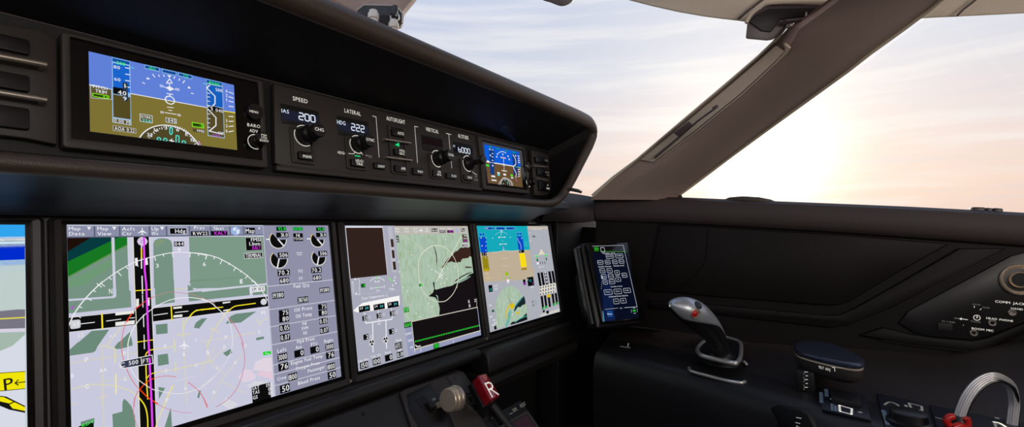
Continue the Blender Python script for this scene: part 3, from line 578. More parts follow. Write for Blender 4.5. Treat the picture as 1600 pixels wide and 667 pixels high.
c.line([(38, 50), (48, 42), (50, 120)], 3, WH).line([(76, 24), (88, 24), (92, 124), (80, 126)], 3, WH).tbox('4', 98, 56, 130, 78, (60, 235, 60), (20, 90, 30)).curve([(160, 40), (176, 24), (205, 16), (235, 22), (252, 36)], 4, WH).text('Roll', 188, 222, 50, 15, WH).text('Yaw', 198, 224, 108, 14, WH).disc(204, 16, 7, (90, 230, 80)).disc(208, 80, 6, (90, 230, 80)).line([(162, 86), (254, 74)], 3, WH).line([(164, 78), (165, 96)], 3, WH).line([(252, 66), (253, 84)], 3, WH).line([(278, 14), (308, 42)], 5, (90, 240, 60)).text('Flap', 284, 320, 98, 15, WH)
for x, y in ((322, 14), (316, 34), (326, 52), (306, 66)): c.disc(x, y, 6, WH, n=6)
for x, y in ((60, 25), (68, 120)): c.rect(x-6, y-5, x+8, y+5, (222, 222, 228))
c.build('cabin_and_terrain_page', t); screw(mainF, 761, 529, t)

# ---- display 3: flight display
t, clip = display(2, 'rightmost large display with cyan sky and tan ground flight picture')
c = Canvas(mainF, clip)
c.L(0).raw([(clip[0], clip[1]), (clip[2], clip[1]), (clip[2], clip[3]), (clip[0], clip[3])], (172, 174, 184))
K5 = (740, 345, 8.336); K6 = (740, 420, 6.667)
c.view(*K5).L(1).poly([(30, 60), (695, 60), (735, 375), (70, 415)], (20, 168, 186)).poly([(70, 415), (735, 375), (760, 590), (770, 667), (790, 760), (120, 800)], (190, 174, 150))
c.poly([(700, 70), (958, 78), (965, 110), (706, 110)], (196, 186, 170))
c.view(*K6).L(1).poly([(90, 20), (625, -10), (628, 70), (112, 130)], (190, 174, 150))
c.view(*K5).L(2)
for x0, x1 in ((145, 278), (286, 412), (420, 540)): c.L(2).rect(x0, 78, x1, 116, (110, 190, 215)); c.L(3).rect(x0+6, 84, x1-6, 112, (10, 66, 176))
c.L(4).text('HDG', 160, 190, 105, 16, WH).text('FD', 230, 262, 106, 18, (40, 210, 130)).text('C', 505, 525, 105, 16, (40, 210, 130))
BL = (10, 72, 200)
c.L(2).rect(66, 158, 146, 194, (90, 190, 205)).rect(556, 148, 632, 188, (90, 190, 205)); c.L(3).rect(70, 162, 142, 190, BL).rect(560, 154, 628, 184, BL); c.L(4).text('20', 92, 125, 186, 20, (40, 210, 120)).text('850', 572, 620, 180, 18, (40, 200, 180))
c.L(2).poly([(72, 212), (160, 208), (180, 410), (98, 415)], BL).poly([(562, 202), (634, 198), (660, 375), (585, 380)], BL)
c.poly([(108, 465), (182, 455), (208, 650), (130, 658)], (146, 134, 20)).poly([(592, 425), (665, 418), (692, 600), (618, 605)], (250, 220, 20)).poly([(620, 615), (690, 608), (694, 638), (624, 642)], (170, 130, 30))
c.L(4).poly([(100, 418), (165, 410), (170, 450), (108, 455)], BK).rect(590, 382, 660, 412, BK); c.L(5).text('4', 115, 130, 445, 22, WH).text('0', 148, 164, 490, 20, WH).text('9', 146, 162, 440, 20, WH).text('0', 606, 622, 410, 22, WH)
c.disc(95, 222, 10, WH, n=6).disc(108, 325, 10, WH, n=6).disc(625, 225, 9, WH, n=6)
for y in (215, 270, 325, 380): c.rect(152, y, 166, y+6, WH)
c.curve([(570, 225), (585, 265), (612, 310), (618, 370)], 6, WH).line([(350, 128), (368, 128), (360, 160)], 9, WH).line([(322, 214), (412, 212)], 5, WH).line([(338, 304), (428, 300)], 5, WH)
for x, y, r in ((330, 214, 13), (405, 212, 11), (345, 306, 13), (420, 302, 11), (250, 225, 8), (478, 215, 8), (358, 178, 9), (375, 260, 6)): c.disc(x, y, r, (226, 226, 226), n=6)
c.curve([(280, 185), (310, 158), (358, 143), (410, 155), (440, 178)], 4, (160, 215, 220)).disc(386, 348, 12, (180, 130, 200)).line([(378, 385), (388, 362), (400, 385)], 5, WH)
c.curve([(240, 402), (290, 408), (400, 388), (500, 395), (600, 382)], 5, (220, 214, 206))
for y in (490, 590): c.line([(362, y), (450, y-4)], 5, (214, 204, 190))
c.text('2 1 2', 665, 705, 330, 60, (90, 200, 215)).L(2).text('ENGINE WARNING', 720, 940, 118, 16, (226, 222, 214))
c.L(3).line([(770, 460), (985, 432)], 5, (200, 220, 190)).poly([(838, 440), (868, 405), (868, 380), (885, 370), (900, 400), (930, 430)], (226, 220, 190)).rect(805, 448, 838, 468, (40, 225, 60)).rect(928, 436, 958, 458, (40, 225, 60)).rect(818, 492, 842, 528, (10, 110, 40)).rect(936, 480, 956, 516, (10, 110, 40))
for x in (862, 892, 922): c.rect(x, 530, x+12, 562, (60, 60, 62))
c.rect(820, 540, 850, 566, WH).text('ENG OIL', 835, 930, 615, 20, (226, 226, 226)).rect(765, 192, 782, 214, (10, 60, 20)).rect(785, 195, 803, 212, (10, 60, 20)).line([(850, 150), (845, 240), (890, 245)], 3, (196, 200, 200)).line([(888, 195), (900, 225)], 4, (90, 210, 90)).line([(758, 150), (765, 255)], 3, (200, 204, 204)).disc(728, 158, 9, WH, n=6).disc(742, 258, 9, WH, n=6)
c.view(*K6).L(3).rect(103, 0, 160, 22, (190, 160, 20)).text('ILS', 118, 170, 60, 18, (240, 226, 130)).text('0.3T', 122, 182, 110, 18, (240, 222, 100)).rect(328, 34, 364, 66, (150, 190, 20))
for i in range(8): c.rect(282+i*18, 92+(-i*1.5), 292+i*18, 104-i*1.5, ((230, 160, 40), (60, 190, 190), (80, 200, 60))[i % 3])
c.tbox('', 152, 172, 200, 236, WH).tbox('', 512, 112, 545, 166, WH).tbox('', 555, 90, 632, 170, WH).L(4).text('22', 168, 192, 228, 22, (40, 200, 190)).text('P', 560, 574, 125, 18, WH).text('1.2', 578, 608, 136, 24, (30, 190, 200)).text('X', 605, 628, 160, 18, (220, 60, 220)).rect(520, 142, 545, 164, (140, 40, 150)).text('AZM', 205, 255, 190, 20, (226, 226, 230)).text('120', 215, 255, 222, 22, WH)
c.L(3).text('TILT', 585, 640, 206, 20, WH).L(2).poly([(232, 470), (228, 370), (250, 290), (300, 215), (360, 175), (420, 185), (470, 225), (520, 300), (560, 400), (562, 530), (400, 575), (240, 620)], M['terrain'])
c.L(3).poly([(525, 282), (538, 330), (540, 365), (505, 380), (485, 402), (462, 395), (430, 440), (418, 445), (430, 400), (480, 340)], (24, 40, 42)).poly([(500, 300), (525, 282), (470, 350), (432, 410), (425, 395), (470, 330)], (30, 130, 140)).poly([(552, 458), (560, 530), (470, 560), (380, 585), (395, 555), (450, 540), (500, 510)], (26, 22, 24)).line([(430, 555), (480, 520), (550, 490)], 8, (60, 190, 180))
c.poly([(420, 360), (425, 395), (395, 425), (380, 405), (392, 358)], (220, 190, 20)).curve([(352, 520), (340, 470), (348, 430), (362, 395), (385, 370)], 18, (220, 190, 20)).poly([(430, 470), (470, 440), (480, 455), (450, 475)], (220, 190, 20)).poly([(355, 470), (375, 430), (395, 440), (372, 560), (350, 600), (330, 600)], (110, 178, 170))
c.curve([(300, 420), (320, 360), (360, 325), (410, 318), (470, 335)], 3, (206, 216, 206)).line([(370, 310), (385, 340), (392, 390)], 5, (50, 50, 50)).disc(404, 480, 8, WH, n=6)
c.tbox('E1', 605, 338, 632, 384, WH).L(3).text('22', 638, 662, 352, 20, (20, 150, 160)).text('22', 640, 664, 378, 20, (20, 150, 160)).rect(345, 112, 372, 122, WH).rect(345, 126, 372, 136, WH).disc(358, 147, 8, WH, n=6).rect(212, 598, 240, 628, BK).rect(188, 430, 216, 446, (30, 90, 50))
for x, y in ((160, 375), (165, 495), (200, 530), (215, 560), (190, 580)): c.rect(x, y, x+28, y+8, (214, 214, 218))
for i in range(5):
    x0 = (662, 696, 732, 775, 808)[i]; c.L(3).poly([(x0, 42-i*5), (x0+24, 40-i*5), (x0+48, 178-i*6), (x0+24, 182-i*6)], BK).poly([(x0+34, 285-i*8), (x0+58, 282-i*8), (x0+74, 420-i*13), (x0+52, 424-i*13)], BK)
    if i != 2: c.L(4).rect(x0+56, 400-i*13, x0+74, 418-i*13, (20, 200, 50))
for i, (x, y) in enumerate(((745, 38), (750, 68), (756, 100), (762, 135))): c.L(5).disc(x, y, 12, WH, n=8)
for y0 in (182, 214, 250):
    c.L(5).poly([(684, y0), (850, y0-38), (855, y0-12), (690, y0+26)], (226, 222, 210)); c.L(6)
    for i in range(6): c.rect(690+i*27, y0+8-i*6, 704+i*27, y0+20-i*6, BK)
c.L(5).rect(762, 268, 800, 292, (220, 190, 20)); c.L(3).poly([(690, 480), (890, 412), (895, 445), (700, 495)], (206, 204, 198)).L(4).rect(755, 440, 785, 462, BK).rect(718, 432, 742, 450, BK)
c.build('flight_picture', t)

# ================================================================== instrument panel body
t = thing('instrument_panel', 'dark grey main instrument panel holding the row of large displays', 'instrument panel', (.45, .62, -.25))
mb = MB()
pa = [mainF.P(0, .0115, -.006), mainF.P(0, -.2255, -.006)]
prof = [(.66, .0115), (.620, .0115), (pa[0].y, pa[0].z), (pa[1].y, pa[1].z), (.573, -.2285), (.60, -.26), (.66, -.26)]
xs = (XL, 1.075)
mb.loft([[V((x, y, z)) for y, z in prof] for x in xs], close=True); mb.build('fascia', t, M['bezel'], bevel=.001)
mb = MB(); mb.tube([(x, .562, -.2345) for x in (XL, .2, .66, .70)], [.0105, .0105, .0105, .009], n=16); mb.build('padded_lower_roll', t, M['leather'], smooth=True)
mb = MB()   # cover to the right, under the last display
pr = [(.585, -.2305), (.553, -.236), (.549, -.243), (.545, -.270), (.55, -.275), (.60, -.275)]
mb.loft([[V((x, y, z)) for y, z in pr] for x in (.715, 1.07)], close=True); mb.build('hinged_cover', t, M['leather'], bevel=.003)
mb = MB(); pr = [(.60, -.277), (.565, -.2775), (.553, -.283), (.548, -.295), (.553, -.309), (.575, -.322), (.62, -.33)]
mb.loft([[V((x, y, z)) for y, z in pr] for x in (.70, .9, 1.08)], close=True); mb.build('knee_roll', t, M['leather'], smooth=True)

mb = MB(); pr = [(.605, -1.14), (.605, .045), (.66, .045), (.66, -1.14)]
mb.loft([[V((x, y, z)) for y, z in pr] for x in (1.078, 1.38)], close=True); struct(mb.build('side_closeout', None, M['deep'], bevel=.003))  # black closeout box added beside the panel to block sky leaking through
# ================================================================== glareshield
t = thing('glareshield', 'padded black glareshield hood with a brown rounded lip over the controls', 'glareshield', (.4, .56, .04))
rim = [(XL, .475, .2385), (.3, .475, .2385), (.80, .475, .2385), (.955, .475, .2375), (.995, .475, .231), (1.012, .476, .215), (1.002, .479, .188), (.975, .486, .148), (.940, .495, .098), (.915, .502, .068), (.885, .507, .052), (.85, .508, .048), (.80, .508, .047), (.3, .508, .047), (XL, .508, .047)]
rad = [.0155]*4+[.0145, .013, .0115, .0105, .0095, .009, .0085, .0082, .0082, .0082, .0082]
ip = smooth_pts([tuple(p)+(r,) for p, r in zip(rim, rad)], 4)
mb = MB(); mb.tube([p[:3] for p in ip], [p[3] for p in ip], n=18, up=V((0, -1, .2))); mb.build('padded_rim', t, M['lip'], smooth=True)
mb = MB()   # inner lining: roof, cheek, face
roof = [(XL, .472, .2225), (.985, .472, .2225)]; back = [(XL, .566, .176), (.962, .566, .176)]
mb.add([roof[0], roof[1], back[1], back[0]], [[0, 1, 2, 3]])
ck = [(.985, .472, .2225), (1.0, .478, .205), (.968, .487, .145), (.930, .499, .088), (.905, .507, .062)]
fc = [(.962, .566, .176), (.962, .563, .160), (.960, .557, .125), (.950, .549, .08), (.94, .546, .062)]
mb.loft([[V(a), V(b)] for a, b in zip(ck, fc)])
mb.build('lining', t, M['hood'], smooth=True)
mb = MB(); slab(mb, fcuF, [(XL, -.012), (.958, -.012), (.968, .108), (XL, .108)], -.012, -.007); mb.build('mounting_face', t, M['deep'])
mb = MB()   # outer shell above and outboard, underside
top = [(XL, .478, .2535), (.98, .478, .2525), (1.02, .492, .212), (.952, .512, .098), (.93, .53, .06)]
far = [(XL, 1.0, .215), (1.05, .86, .19), (1.085, .72, .13), (1.06, .66, .06), (1.0, .65, .03)]
mb.loft([[V(a), V(b)] for a, b in zip(top, far)]); mb.build('outer_shell', t, M['lip'], smooth=True)
mb = MB()
up_ = [[V((x, .548, .0605)), V((x, .512, .0545)), V((x, .506, .0405)), V((x, .53, .0375)), V((x, .59, .026)), V((x, .609, .0145)), V((x, .611, .0105)), V((x, .64, .0105))] for x in (XL, .3, .86, .96)]
mb.loft(up_); mb.build('underside', t, M['under'], smooth=True)
# outboard end cap between the hood and the side wall
t = thing('dashboard_end_cap', 'black padded dashboard corner between the hood and the window sill', 'trim panel', (1.06, .58, .03))
mb = MB(); secs = []
topx = [(846, 308), (868, 303), (888, 299.5), (906, 302), (922, 305), (937, 307.5)]
botx = [(846, 345), (862, 345), (880, 346.5), (898, 347), (914, 346.5), (933, 345)]
dep = [.605, .600, .592, .583, .572, .557]
for (a, b), (c_, d), Y in zip(topx, botx, dep):
    T = ray(a, b); T = T*(Y/T.y); Bm = ray(c_, d); Bm = Bm*(Y/Bm.y); H = T.z-Bm.z
    secs.append([V((T.x, Y+.09, T.z-.006)), V((T.x, Y+.02, T.z-.001)), V((T.x, Y+.006, T.z-.002)), V((T.x*.6+Bm.x*.4, Y-.008, Bm.z+H*.62)), V((T.x*.3+Bm.x*.7, Y-.008, Bm.z+H*.3)), V((Bm.x, Y, Bm.z)), V((Bm.x, Y+.03, Bm.z-.003))])
mb.loft(secs); mb.build('padded_cover', t, M['leather'], smooth=True)
mb = MB(); mb.tube([V(s_[i])+V((.002, -.002, 0)) for s_ in (secs[-1],) for i in (1, 2, 3, 4, 5)], .0025, n=8); mb.build('seam', t, M['deep'], smooth=True)
mb = MB(); mb.tube([ray(x, y)*.985 for x, y in ((886, 296.5), (893, 296), (903, 298), (909, 300.5))], [.004, .006, .006, .004], n=10, ell=.6)
tag(mb.build('window_grip', None, M['black'], smooth=True, loc=ray(897, 299)*.985), 'small black rounded bar lying on the dashboard corner beside the hood', 'bar')

# ================================================================== glareshield modules
def button(fr, x0, y0, x1, y1, parent, h=.007, mat='knob', r=.0015, name='button'):
    mb = MB(); slabpx(mb, fr, x0, y0, x1, y1, 0, h, r); return mb.build(name, parent, M[mat], bevel=.0007)
def frame_slot(fr, x0, y0, x1, y1, parent, w=.0045, mat='plate'):
    a = fr.loc(x0, y0, w); b = fr.loc(x1, y1, w); mb = MB(); k = .0035
    o = rrect(a[0], b[1], b[0], a[1], .003); i = rrect(a[0]+k, b[1]+k, b[0]-k, a[1]-k, .002); ring_frame(mb, fr, o, i, 0, w)
    return mb.build('button_surround', parent, M[mat], bevel=.0006)
def bar(fr, x0, y0, x1, y1, parent, w=.0085, r=.0016):
    a = fr.hit(x0, y0, w); b = fr.hit(x1, y1, w); n = fr.n; mb = MB()
    mb.tube([a-n*w, a-n*w*.3, a, a*.85+b*.15, b*.85+a*.15, b, b-n*w*.3, b-n*w], r, n=10); return mb.build('guard_bar', parent, M['satin'], smooth=True)
def rotary(fr, bx, by, tx, parent, ringpx, cappx, cap='knob', name='knob', arc=(60, 300), base_w=.0034, txt=None, waist=None):
    """knob standing on a module at (bx,by), as long as it takes for its cap to show at tx"""
    base = fr.hit(bx, by, .001); L = .03; R = ringpx*fr.scale(bx, by)*.86
    for _ in range(30):
        x, y = proj(base+fr.n*L); x2, _y = proj(base+fr.n*(L+.001)); L += (tx-x)/((x2-x)/.001)*.9
    L = max(.008, min(L, .06)); x, y = proj(base+fr.n*L); r = cappx*fr.scale(x, y, L+.001); mb = MB()
    if waist: pr = [(R, 0), (R, L*.12), (R*.8, L*.2), (waist*r, L*.35), (waist*r, L*.72), (r, L*.8), (r, L*.96), (r*.85, L), (0, L)]
    else: pr = [(R, 0), (R*.98, L*.45), (R*.9, L*.5), (r*.82, L*.56), (r*.82, L*.66), (r, L*.7), (r, L*.95), (r*.9, L), (r*.6, L), (r*.56, L-.0006), (0, L-.0006)]
    mb.lathe(base, fr.n, pr, n=32); k = mb.build(name, parent, M[cap], smooth=True)
    c_ = Canvas(fr, base=base_w); c_.ring(bx, by, ringpx, 1.1, M['white'], *arc); c_.build('white_arc', parent)
    g = Frame(base+fr.n*L, fr.u, fr.v); cc = Canvas(g, base=.0001)
    if txt:
        lines = txt.split('|'); hh = r*(.42 if len(lines) == 1 else .36)
        for i, l in enumerate(lines):
            gs, W = layout(l); kk = hh/CAPH; kx = min(kk, 1.45*r/W); v0 = (len(lines)/2-i-1)*hh*1.3+hh*.15
            for vs, fs in gs: cc.mb.add([g.P((p[0]-W/2)*kx, v0+p[1]*kk, .0002) for p in vs], fs, M['white'])
        cc.build('knob_marking', k)
    return k
def btext(fr, txt, x0, x1, y, h, parent, w=.0073, mat='white'):
    c_ = Canvas(fr, base=w)
    for i, l in enumerate(txt.split('|')): c_.text(l, x0, x1, y+i*h*1.25, h, M[mat])
    return c_

# far left switch panel
t = thing('guarded_switch_unit', 'black switch panel with steel guard bars at the left edge, beside the widest standby screen', 'switch panel', fcuF.hit(40, 225))
mb = MB(); polypx(mb, fcuF, [(-160, 10), (60, 46), (89, 60), (90, 226), (40, 216), (-160, 192)], -.007, .002); mb.build('face_plate', t, M['plate'], bevel=.001)
for y0, y1, d in ((36, 86, 0), (97, 144, 0), (152, 203, 0)):
    a = fcuF.loc(-60, y0, .006); b = fcuF.loc(47, y1, .006); mb = MB(); slab(mb, fcuF, rrect(a[0], a[1]-.001, b[0], b[1], .002), 0, .006); mb.build('push_switch', t, M['black'], bevel=.001)
bar(fcuF, -55, 78, 70, 101, t, .012, .0024); bar(fcuF, -55, 136, 70, 156, t, .012, .0024)

# standby displays
def standby(px, name_label, knob_spec):
    (ox0, oy0, ox1, oy1), (gx0, gy0, gx1, gy1), (sx0, sy0, sx1, sy1) = px
    t = thing('standby_display', name_label, 'display', fcuF.hit((ox0+ox1)/2, oy1), 'standby displays in the glareshield')
    a = fcuF.loc(ox0, oy0, .006); b = fcuF.loc(ox1, oy1, .006); g0 = fcuF.loc(gx0, gy0, .006); g1 = fcuF.loc(gx1, gy1, .006)
    mb = MB(); ring_frame(mb, fcuF, rrect(a[0], b[1], b[0], a[1], .003), rrect(g0[0], g1[1], g1[0], g0[1], .001), -.007, .006); mb.build('bezel', t, M['plate'], bevel=.001)
    mb = MB(); slab(mb, fcuF, [(g0[0], g1[1]), (g1[0], g1[1]), (g1[0], g0[1]), (g0[0], g0[1])], -.004, .003); mb.build('screen_glass', t, M['glassb'])
    s0 = fcuF.loc(sx0, sy0, .0032); s1 = fcuF.loc(sx1, sy1, .0032)
    return t, (s0[0], s1[1], s1[0], s0[1])
t, clip = standby(((96, 48, 419, 262.5), (110, 57, 411, 250), (138.4, 80.1, 370.6, 234.4)), 'wide standby display showing blue sky over olive ground, left of the knobs', None)
c = Canvas(fcuF, clip, base=.0032)
S = (130, 75, 4.044); c.view(*S)
SKY = (96, 128, 216); OL = (124, 112, 50)
c.L(0).raw([(clip[0], clip[1]), (clip[2], clip[1]), (clip[2], clip[3]), (clip[0], clip[3])], SKY)
c.L(1).poly([(30, 228), (300, 285), (780, 378), (980, 412), (985, 700), (30, 700)], OL)
c.L(2).line([(38, 232), (300, 288), (780, 376)], 5, WH).line([(885, 398), (965, 410)], 5, YE)
c.L(3).poly([(180, 57), (296, 84), (296, 110), (181, 88)], (120, 175, 225)).L(4).poly([(184, 63), (292, 88), (292, 106), (185, 84)], (18, 78, 160)).L(3)
c.poly([(181, 88), (296, 110), (304, 490), (184, 468)], (150, 190, 230)).L(4).poly([(186, 94), (290, 114), (296, 285), (188, 262)], (26, 100, 205)).poly([(188, 292), (297, 312), (299, 452), (190, 436)], (84, 74, 34))
c.L(5).text('200', 210, 264, 102, 20, (50, 240, 60)).text('80', 192, 232, 128, 20, WH).text('60', 195, 235, 205, 20, WH)
for y in (125, 165, 205, 245): c.line([(266, y), (294, y+5)], 5, WH)
c.L(5).poly([(187, 245), (280, 262), (282, 305), (188, 288)], BK).poly([(248, 215), (280, 222), (284, 338), (250, 330)], (40, 60, 80)).poly([(187, 248), (280, 265), (281, 300), (188, 285)], BK).L(6).text('40', 218, 272, 292, 26, WH).text('1', 256, 270, 250, 24, WH).text('9', 252, 274, 330, 24, WH)
c.L(4).tbox('0.00 M', 188, 444, 300, 486, WH, (84, 74, 40), (190, 205, 215)).tbox('AOA 0.22', 188, 490, 332, 540, WH, (84, 74, 40), (170, 170, 160))
c.L(3).poly([(45, 238), (178, 262), (180, 325), (50, 315)], (90, 82, 48)).L(4).line([(45, 238), (178, 262), (180, 325), (50, 315), (45, 238)], 3, (190, 205, 215)).text('PITCH', 62, 152, 252, 20, WH).text('TRIM', 76, 148, 280, 20, WH).L(5).tbox('4.5', 60, 286, 160, 322, (150, 255, 30), (40, 60, 10), (140, 240, 30))
for x0, x1, y, tx in ((386, 482, 112, 'HDG'), (497, 588, 138, ''), (600, 688, 160, 'TO')):
    c.L(3).poly([(x0, y-8), (x1, y+12), (x1, y+40), (x0, y+18)], (130, 180, 225)).L(4).poly([(x0+4, y-2), (x1-4, y+16), (x1-4, y+34), (x0+4, y+14)], (18, 72, 150)); 
    if tx: c.L(5).text(tx, x0+30, x1-26, y+22, 17, (50, 240, 60))
c.L(5).line([(545, 195), (525, 222), (562, 222), (545, 195)], 5, WH).poly([(530, 170), (556, 175), (544, 190)], WH).line([(545, 222), (545, 270)], 4, WH).poly([(520, 250), (545, 242), (575, 260), (548, 272)], WH).text('10', 484, 506, 246, 16, WH).text('10', 585, 608, 268, 16, WH).line([(508, 245), (525, 252)], 4, WH).line([(565, 258), (583, 262)], 4, WH).line([(528, 288), (566, 294)], 5, WH).line([(547, 292), (547, 305)], 5, WH).ring(547, 330, 24, 6, WH).line([(530, 374), (570, 378)], 4, WH).line([(540, 393), (560, 396)], 4, WH).line([(515, 408), (588, 420)], 4, WH).text('10', 486, 510, 412, 15, WH).text('10', 594, 618, 430, 15, WH)
for x, y, dx, dy in ((448, 180, 10, 14), (480, 178, 5, 8), (510, 178, 3, 8), (574, 190, -3, 8), (605, 203, -4, 8), (632, 218, -8, 12), (385, 224, 10, 6), (692, 288, 10, 2)): c.line([(x-dx, y-dy), (x+dx*.3, y+dy*.3)], 5, WH)
c.poly([(402, 185), (424, 196), (400, 200)], WH).poly([(664, 240), (680, 256), (660, 256)], WH).L(5).line([(302, 122), (318, 127)], 5, (60, 220, 220)).line([(758, 224), (772, 228)], 5, (60, 220, 220))
c.L(3).poly([(774, 195), (880, 218), (880, 242), (776, 220)], (120, 175, 225)).L(4).poly([(778, 200), (876, 222), (876, 238), (779, 218)], (18, 78, 150)).L(5).text('8500', 794, 860, 226, 17, (50, 240, 60))
c.L(3).poly([(776, 222), (882, 244), (894, 572), (786, 555)], (160, 180, 200)).L(4).poly([(782, 228), (878, 248), (882, 378), (786, 360)], (22, 96, 190)).poly([(786, 385), (884, 402), (889, 566), (791, 550)], (84, 74, 40))
c.L(5).line([(798, 236), (780, 252), (832, 305), (832, 352), (805, 378)], 6, WH).line([(786, 385), (838, 440), (838, 490), (796, 525), (880, 545)], 6, WH).text('500', 836, 878, 272, 20, WH).poly([(782, 380), (808, 365), (884, 385), (886, 408), (808, 396)], BK).L(6).text('040', 836, 884, 402, 20, WH).text('2', 804, 820, 392, 18, WH).L(5).text('STD', 818, 866, 560, 17, (190, 80, 220)).text('500', 850, 890, 540, 13, WH)
for y in (285, 308, 335, 362, 415, 445, 472, 500): c.L(5).line([(784, y), (800, y+3)], 4, WH)
for tx, y in (('6', 280), ('2', 308), ('1', 336), ('1', 468), ('2', 500), ('6', 532)): c.text(tx, 900, 912, y, 18, WH)
for y, dy in ((278, 12), (308, 9), (336, 6), (368, 4), (432, 2), (464, -1), (496, -3), (530, -6)): c.line([(920, y), (948, y+dy)], 5, WH)
c.L(4).tbox('', 358, 416, 436, 474, WH, (96, 88, 52), (200, 205, 205)).L(6).text('DTRK', 366, 428, 440, 15, WH).text('224', 372, 426, 466, 19, (80, 235, 230)).L(4).tbox('045', 522, 440, 588, 478, WH, (70, 64, 40), (200, 205, 205)).tbox('-5', 688, 470, 760, 506, (120, 250, 60), (40, 70, 10), (140, 240, 40)).tbox('FMS1', 692, 508, 768, 540, WH, (84, 74, 44))
c.L(3).disc(553, 662, 172, (78, 70, 38), n=40); c.L(4).ring(553, 662, 172, 6, WH, n=60)
for i in range(72):
    a = math.radians(i*5); l = 14 if i % 2 == 0 else 8; 
    if math.sin(a) > -.1: c.line([(553+172*math.cos(a), 662-172*math.sin(a)), (553+(172-l)*math.cos(a), 662-(172-l)*math.sin(a))], 4, WH)
for tx, x, y in (('33', 402, 558), ('N', 446, 528), ('3', 512, 514), ('6', 586, 526), ('E', 644, 554), ('12', 676, 590)): c.L(6).text(tx, x, x+(34 if len(tx) > 1 else 20), y, 22, WH)
c.L(6).line([(546, 505), (546, 538), (553, 548), (562, 538), (562, 505), (546, 505)], 5, (80, 235, 225)).line([(586, 555), (586, 600)], 5, (80, 235, 225)).line([(604, 558), (604, 602)], 5, (80, 235, 225)).line([(586, 553), (604, 556)], 5, (80, 235, 225)).line([(545, 584), (572, 590)], 6, WH).line([(558, 576), (558, 598)], 6, WH).ring(518, 580, 9, 5, (80, 235, 225)).ring(478, 575, 9, 5, (80, 235, 225)).ring(635, 596, 9, 5, (80, 235, 225)).line([(730, 590), (738, 612)], 5, (230, 140, 240))
c.build('attitude_picture', t)
mb = MB(); p = fcuF.hit(396.4, 175.5, .003); mb.lathe(p, fcuF.n, [(a*fcuF.scale(396, 175), b) for a, b in ((12.4, 0), (12.4, .003), (11.6, .0045), (0, .0045))]); b_ = mb.build('menu_button', t, M['black'], smooth=True)
btext(fcuF, 'MENU', 390, 403.5, 175, 3.6, t, .0078).build('button_marking', b_)
btext(fcuF, 'BARO', 386.5, 406.5, 197, 5, t, .0033).build('marking', t); btext(fcuF, 'ADV', 390, 403, 206, 5, t, .0033).build('marking', t)
rotary(fcuF, 399, 221.5, 412.5, t, 11, 9, txt='PSH|STD|BARO', arc=(90, 290))
t, clip = standby(((747, 211.5, 828, 303), (753.5, 219, 826, 297), (756, 225, 817, 292.5)), 'small standby display with blue sky over brown ground, right of the knobs', None)
c = Canvas(fcuF, clip, base=.0032); c.view(745, 210, 6.667)
c.L(0).raw([(clip[0], clip[1]), (clip[2], clip[1]), (clip[2], clip[3]), (clip[0], clip[3])], (14, 92, 214)); c.L(1).poly([(60, 278), (480, 350), (500, 700), (60, 700)], (104, 78, 48)).L(2).line([(100, 284), (380, 330)], 9, WH).line([(380, 335), (460, 346)], 6, (120, 220, 90))
for x, y in ((142, 130), (218, 148), (308, 168), (386, 188)): c.L(3).rect(x-16, y-10, x+16, y+10, (20, 150, 90))
c.L(2).poly([(125, 145), (180, 155), (182, 420), (140, 410)], (18, 60, 130)).poly([(148, 300), (180, 306), (182, 420), (146, 412)], (58, 36, 26)).poly([(365, 195), (420, 205), (432, 440), (385, 430)], (20, 60, 130)).poly([(378, 330), (425, 340), (432, 440), (385, 430)], (50, 34, 26))
for x, y in ((135, 155), (140, 218), (165, 325), (405, 222), (215, 205), (325, 228), (270, 208), (337, 260), (208, 233)): c.L(3).disc(x, y, 10, WH, n=6)
for y in (160, 198, 232, 268): c.line([(155, y), (172, y+4)], 6, WH)
c.curve([(375, 210), (400, 255), (405, 310), (380, 340), (408, 400), (405, 450)], 9, WH).curve([(225, 192), (265, 178), (305, 195)], 6, WH).line([(248, 238), (300, 248)], 10, (236, 200, 200)).line([(278, 255), (278, 290)], 6, WH).ring(281, 318, 14, 5, WH).line([(283, 345), (285, 375)], 6, WH).line([(260, 376), (312, 384)], 8, WH).poly([(90, 308), (128, 315), (128, 336), (92, 330)], (60, 220, 40)).rect(212, 392, 240, 412, WH).rect(214, 412, 240, 432, (80, 220, 220)).rect(275, 406, 305, 430, WH).rect(350, 415, 376, 440, (90, 220, 50)).rect(355, 444, 380, 460, WH).rect(150, 425, 192, 448, WH).rect(152, 468, 206, 488, WH).rect(103, 270, 128, 292, WH)
for i, y in enumerate((225, 248, 270, 292, 365, 390, 415, 438)): c.line([(428, y), (452, y+(6-i*2))], 7, WH)
c.L(3).disc(300, 530, 76, (60, 44, 30), n=24).L(4).ring(300, 530, 76, 6, WH)
for i in range(36):
    a = math.radians(i*10); c.line([(300+76*math.cos(a), 530-76*math.sin(a)), (300+60*math.cos(a), 530-60*math.sin(a))], 4, WH)
c.L(5).line([(292, 462), (294, 485)], 7, (80, 230, 225)).line([(316, 492), (320, 520)], 7, (80, 230, 225)).line([(270, 512), (282, 514)], 6, (80, 230, 225)).line([(408, 470), (416, 488)], 7, (220, 110, 230))
c.build('attitude_picture', t)
mb = MB(); mb.lathe(fcuF.hit(823.3, 259.5, .003), fcuF.n, [(a*fcuF.scale(823, 260), b) for a, b in ((6, 0), (6, .003), (5.2, .0042), (0, .0042))]); b_ = mb.build('menu_button', t, M['black'], smooth=True)
btext(fcuF, 'MENU', 821, 826, 260, 2.4, t, .0075, 'dimw').build('button_marking', b_)
btext(fcuF, 'BARO|ADV', 820.5, 826, 272, 3, t, .0033, 'dimw').build('marking', t)
rotary(fcuF, 826.2, 285, 836.5, t, 6.2, 4.8, arc=(100, 290))

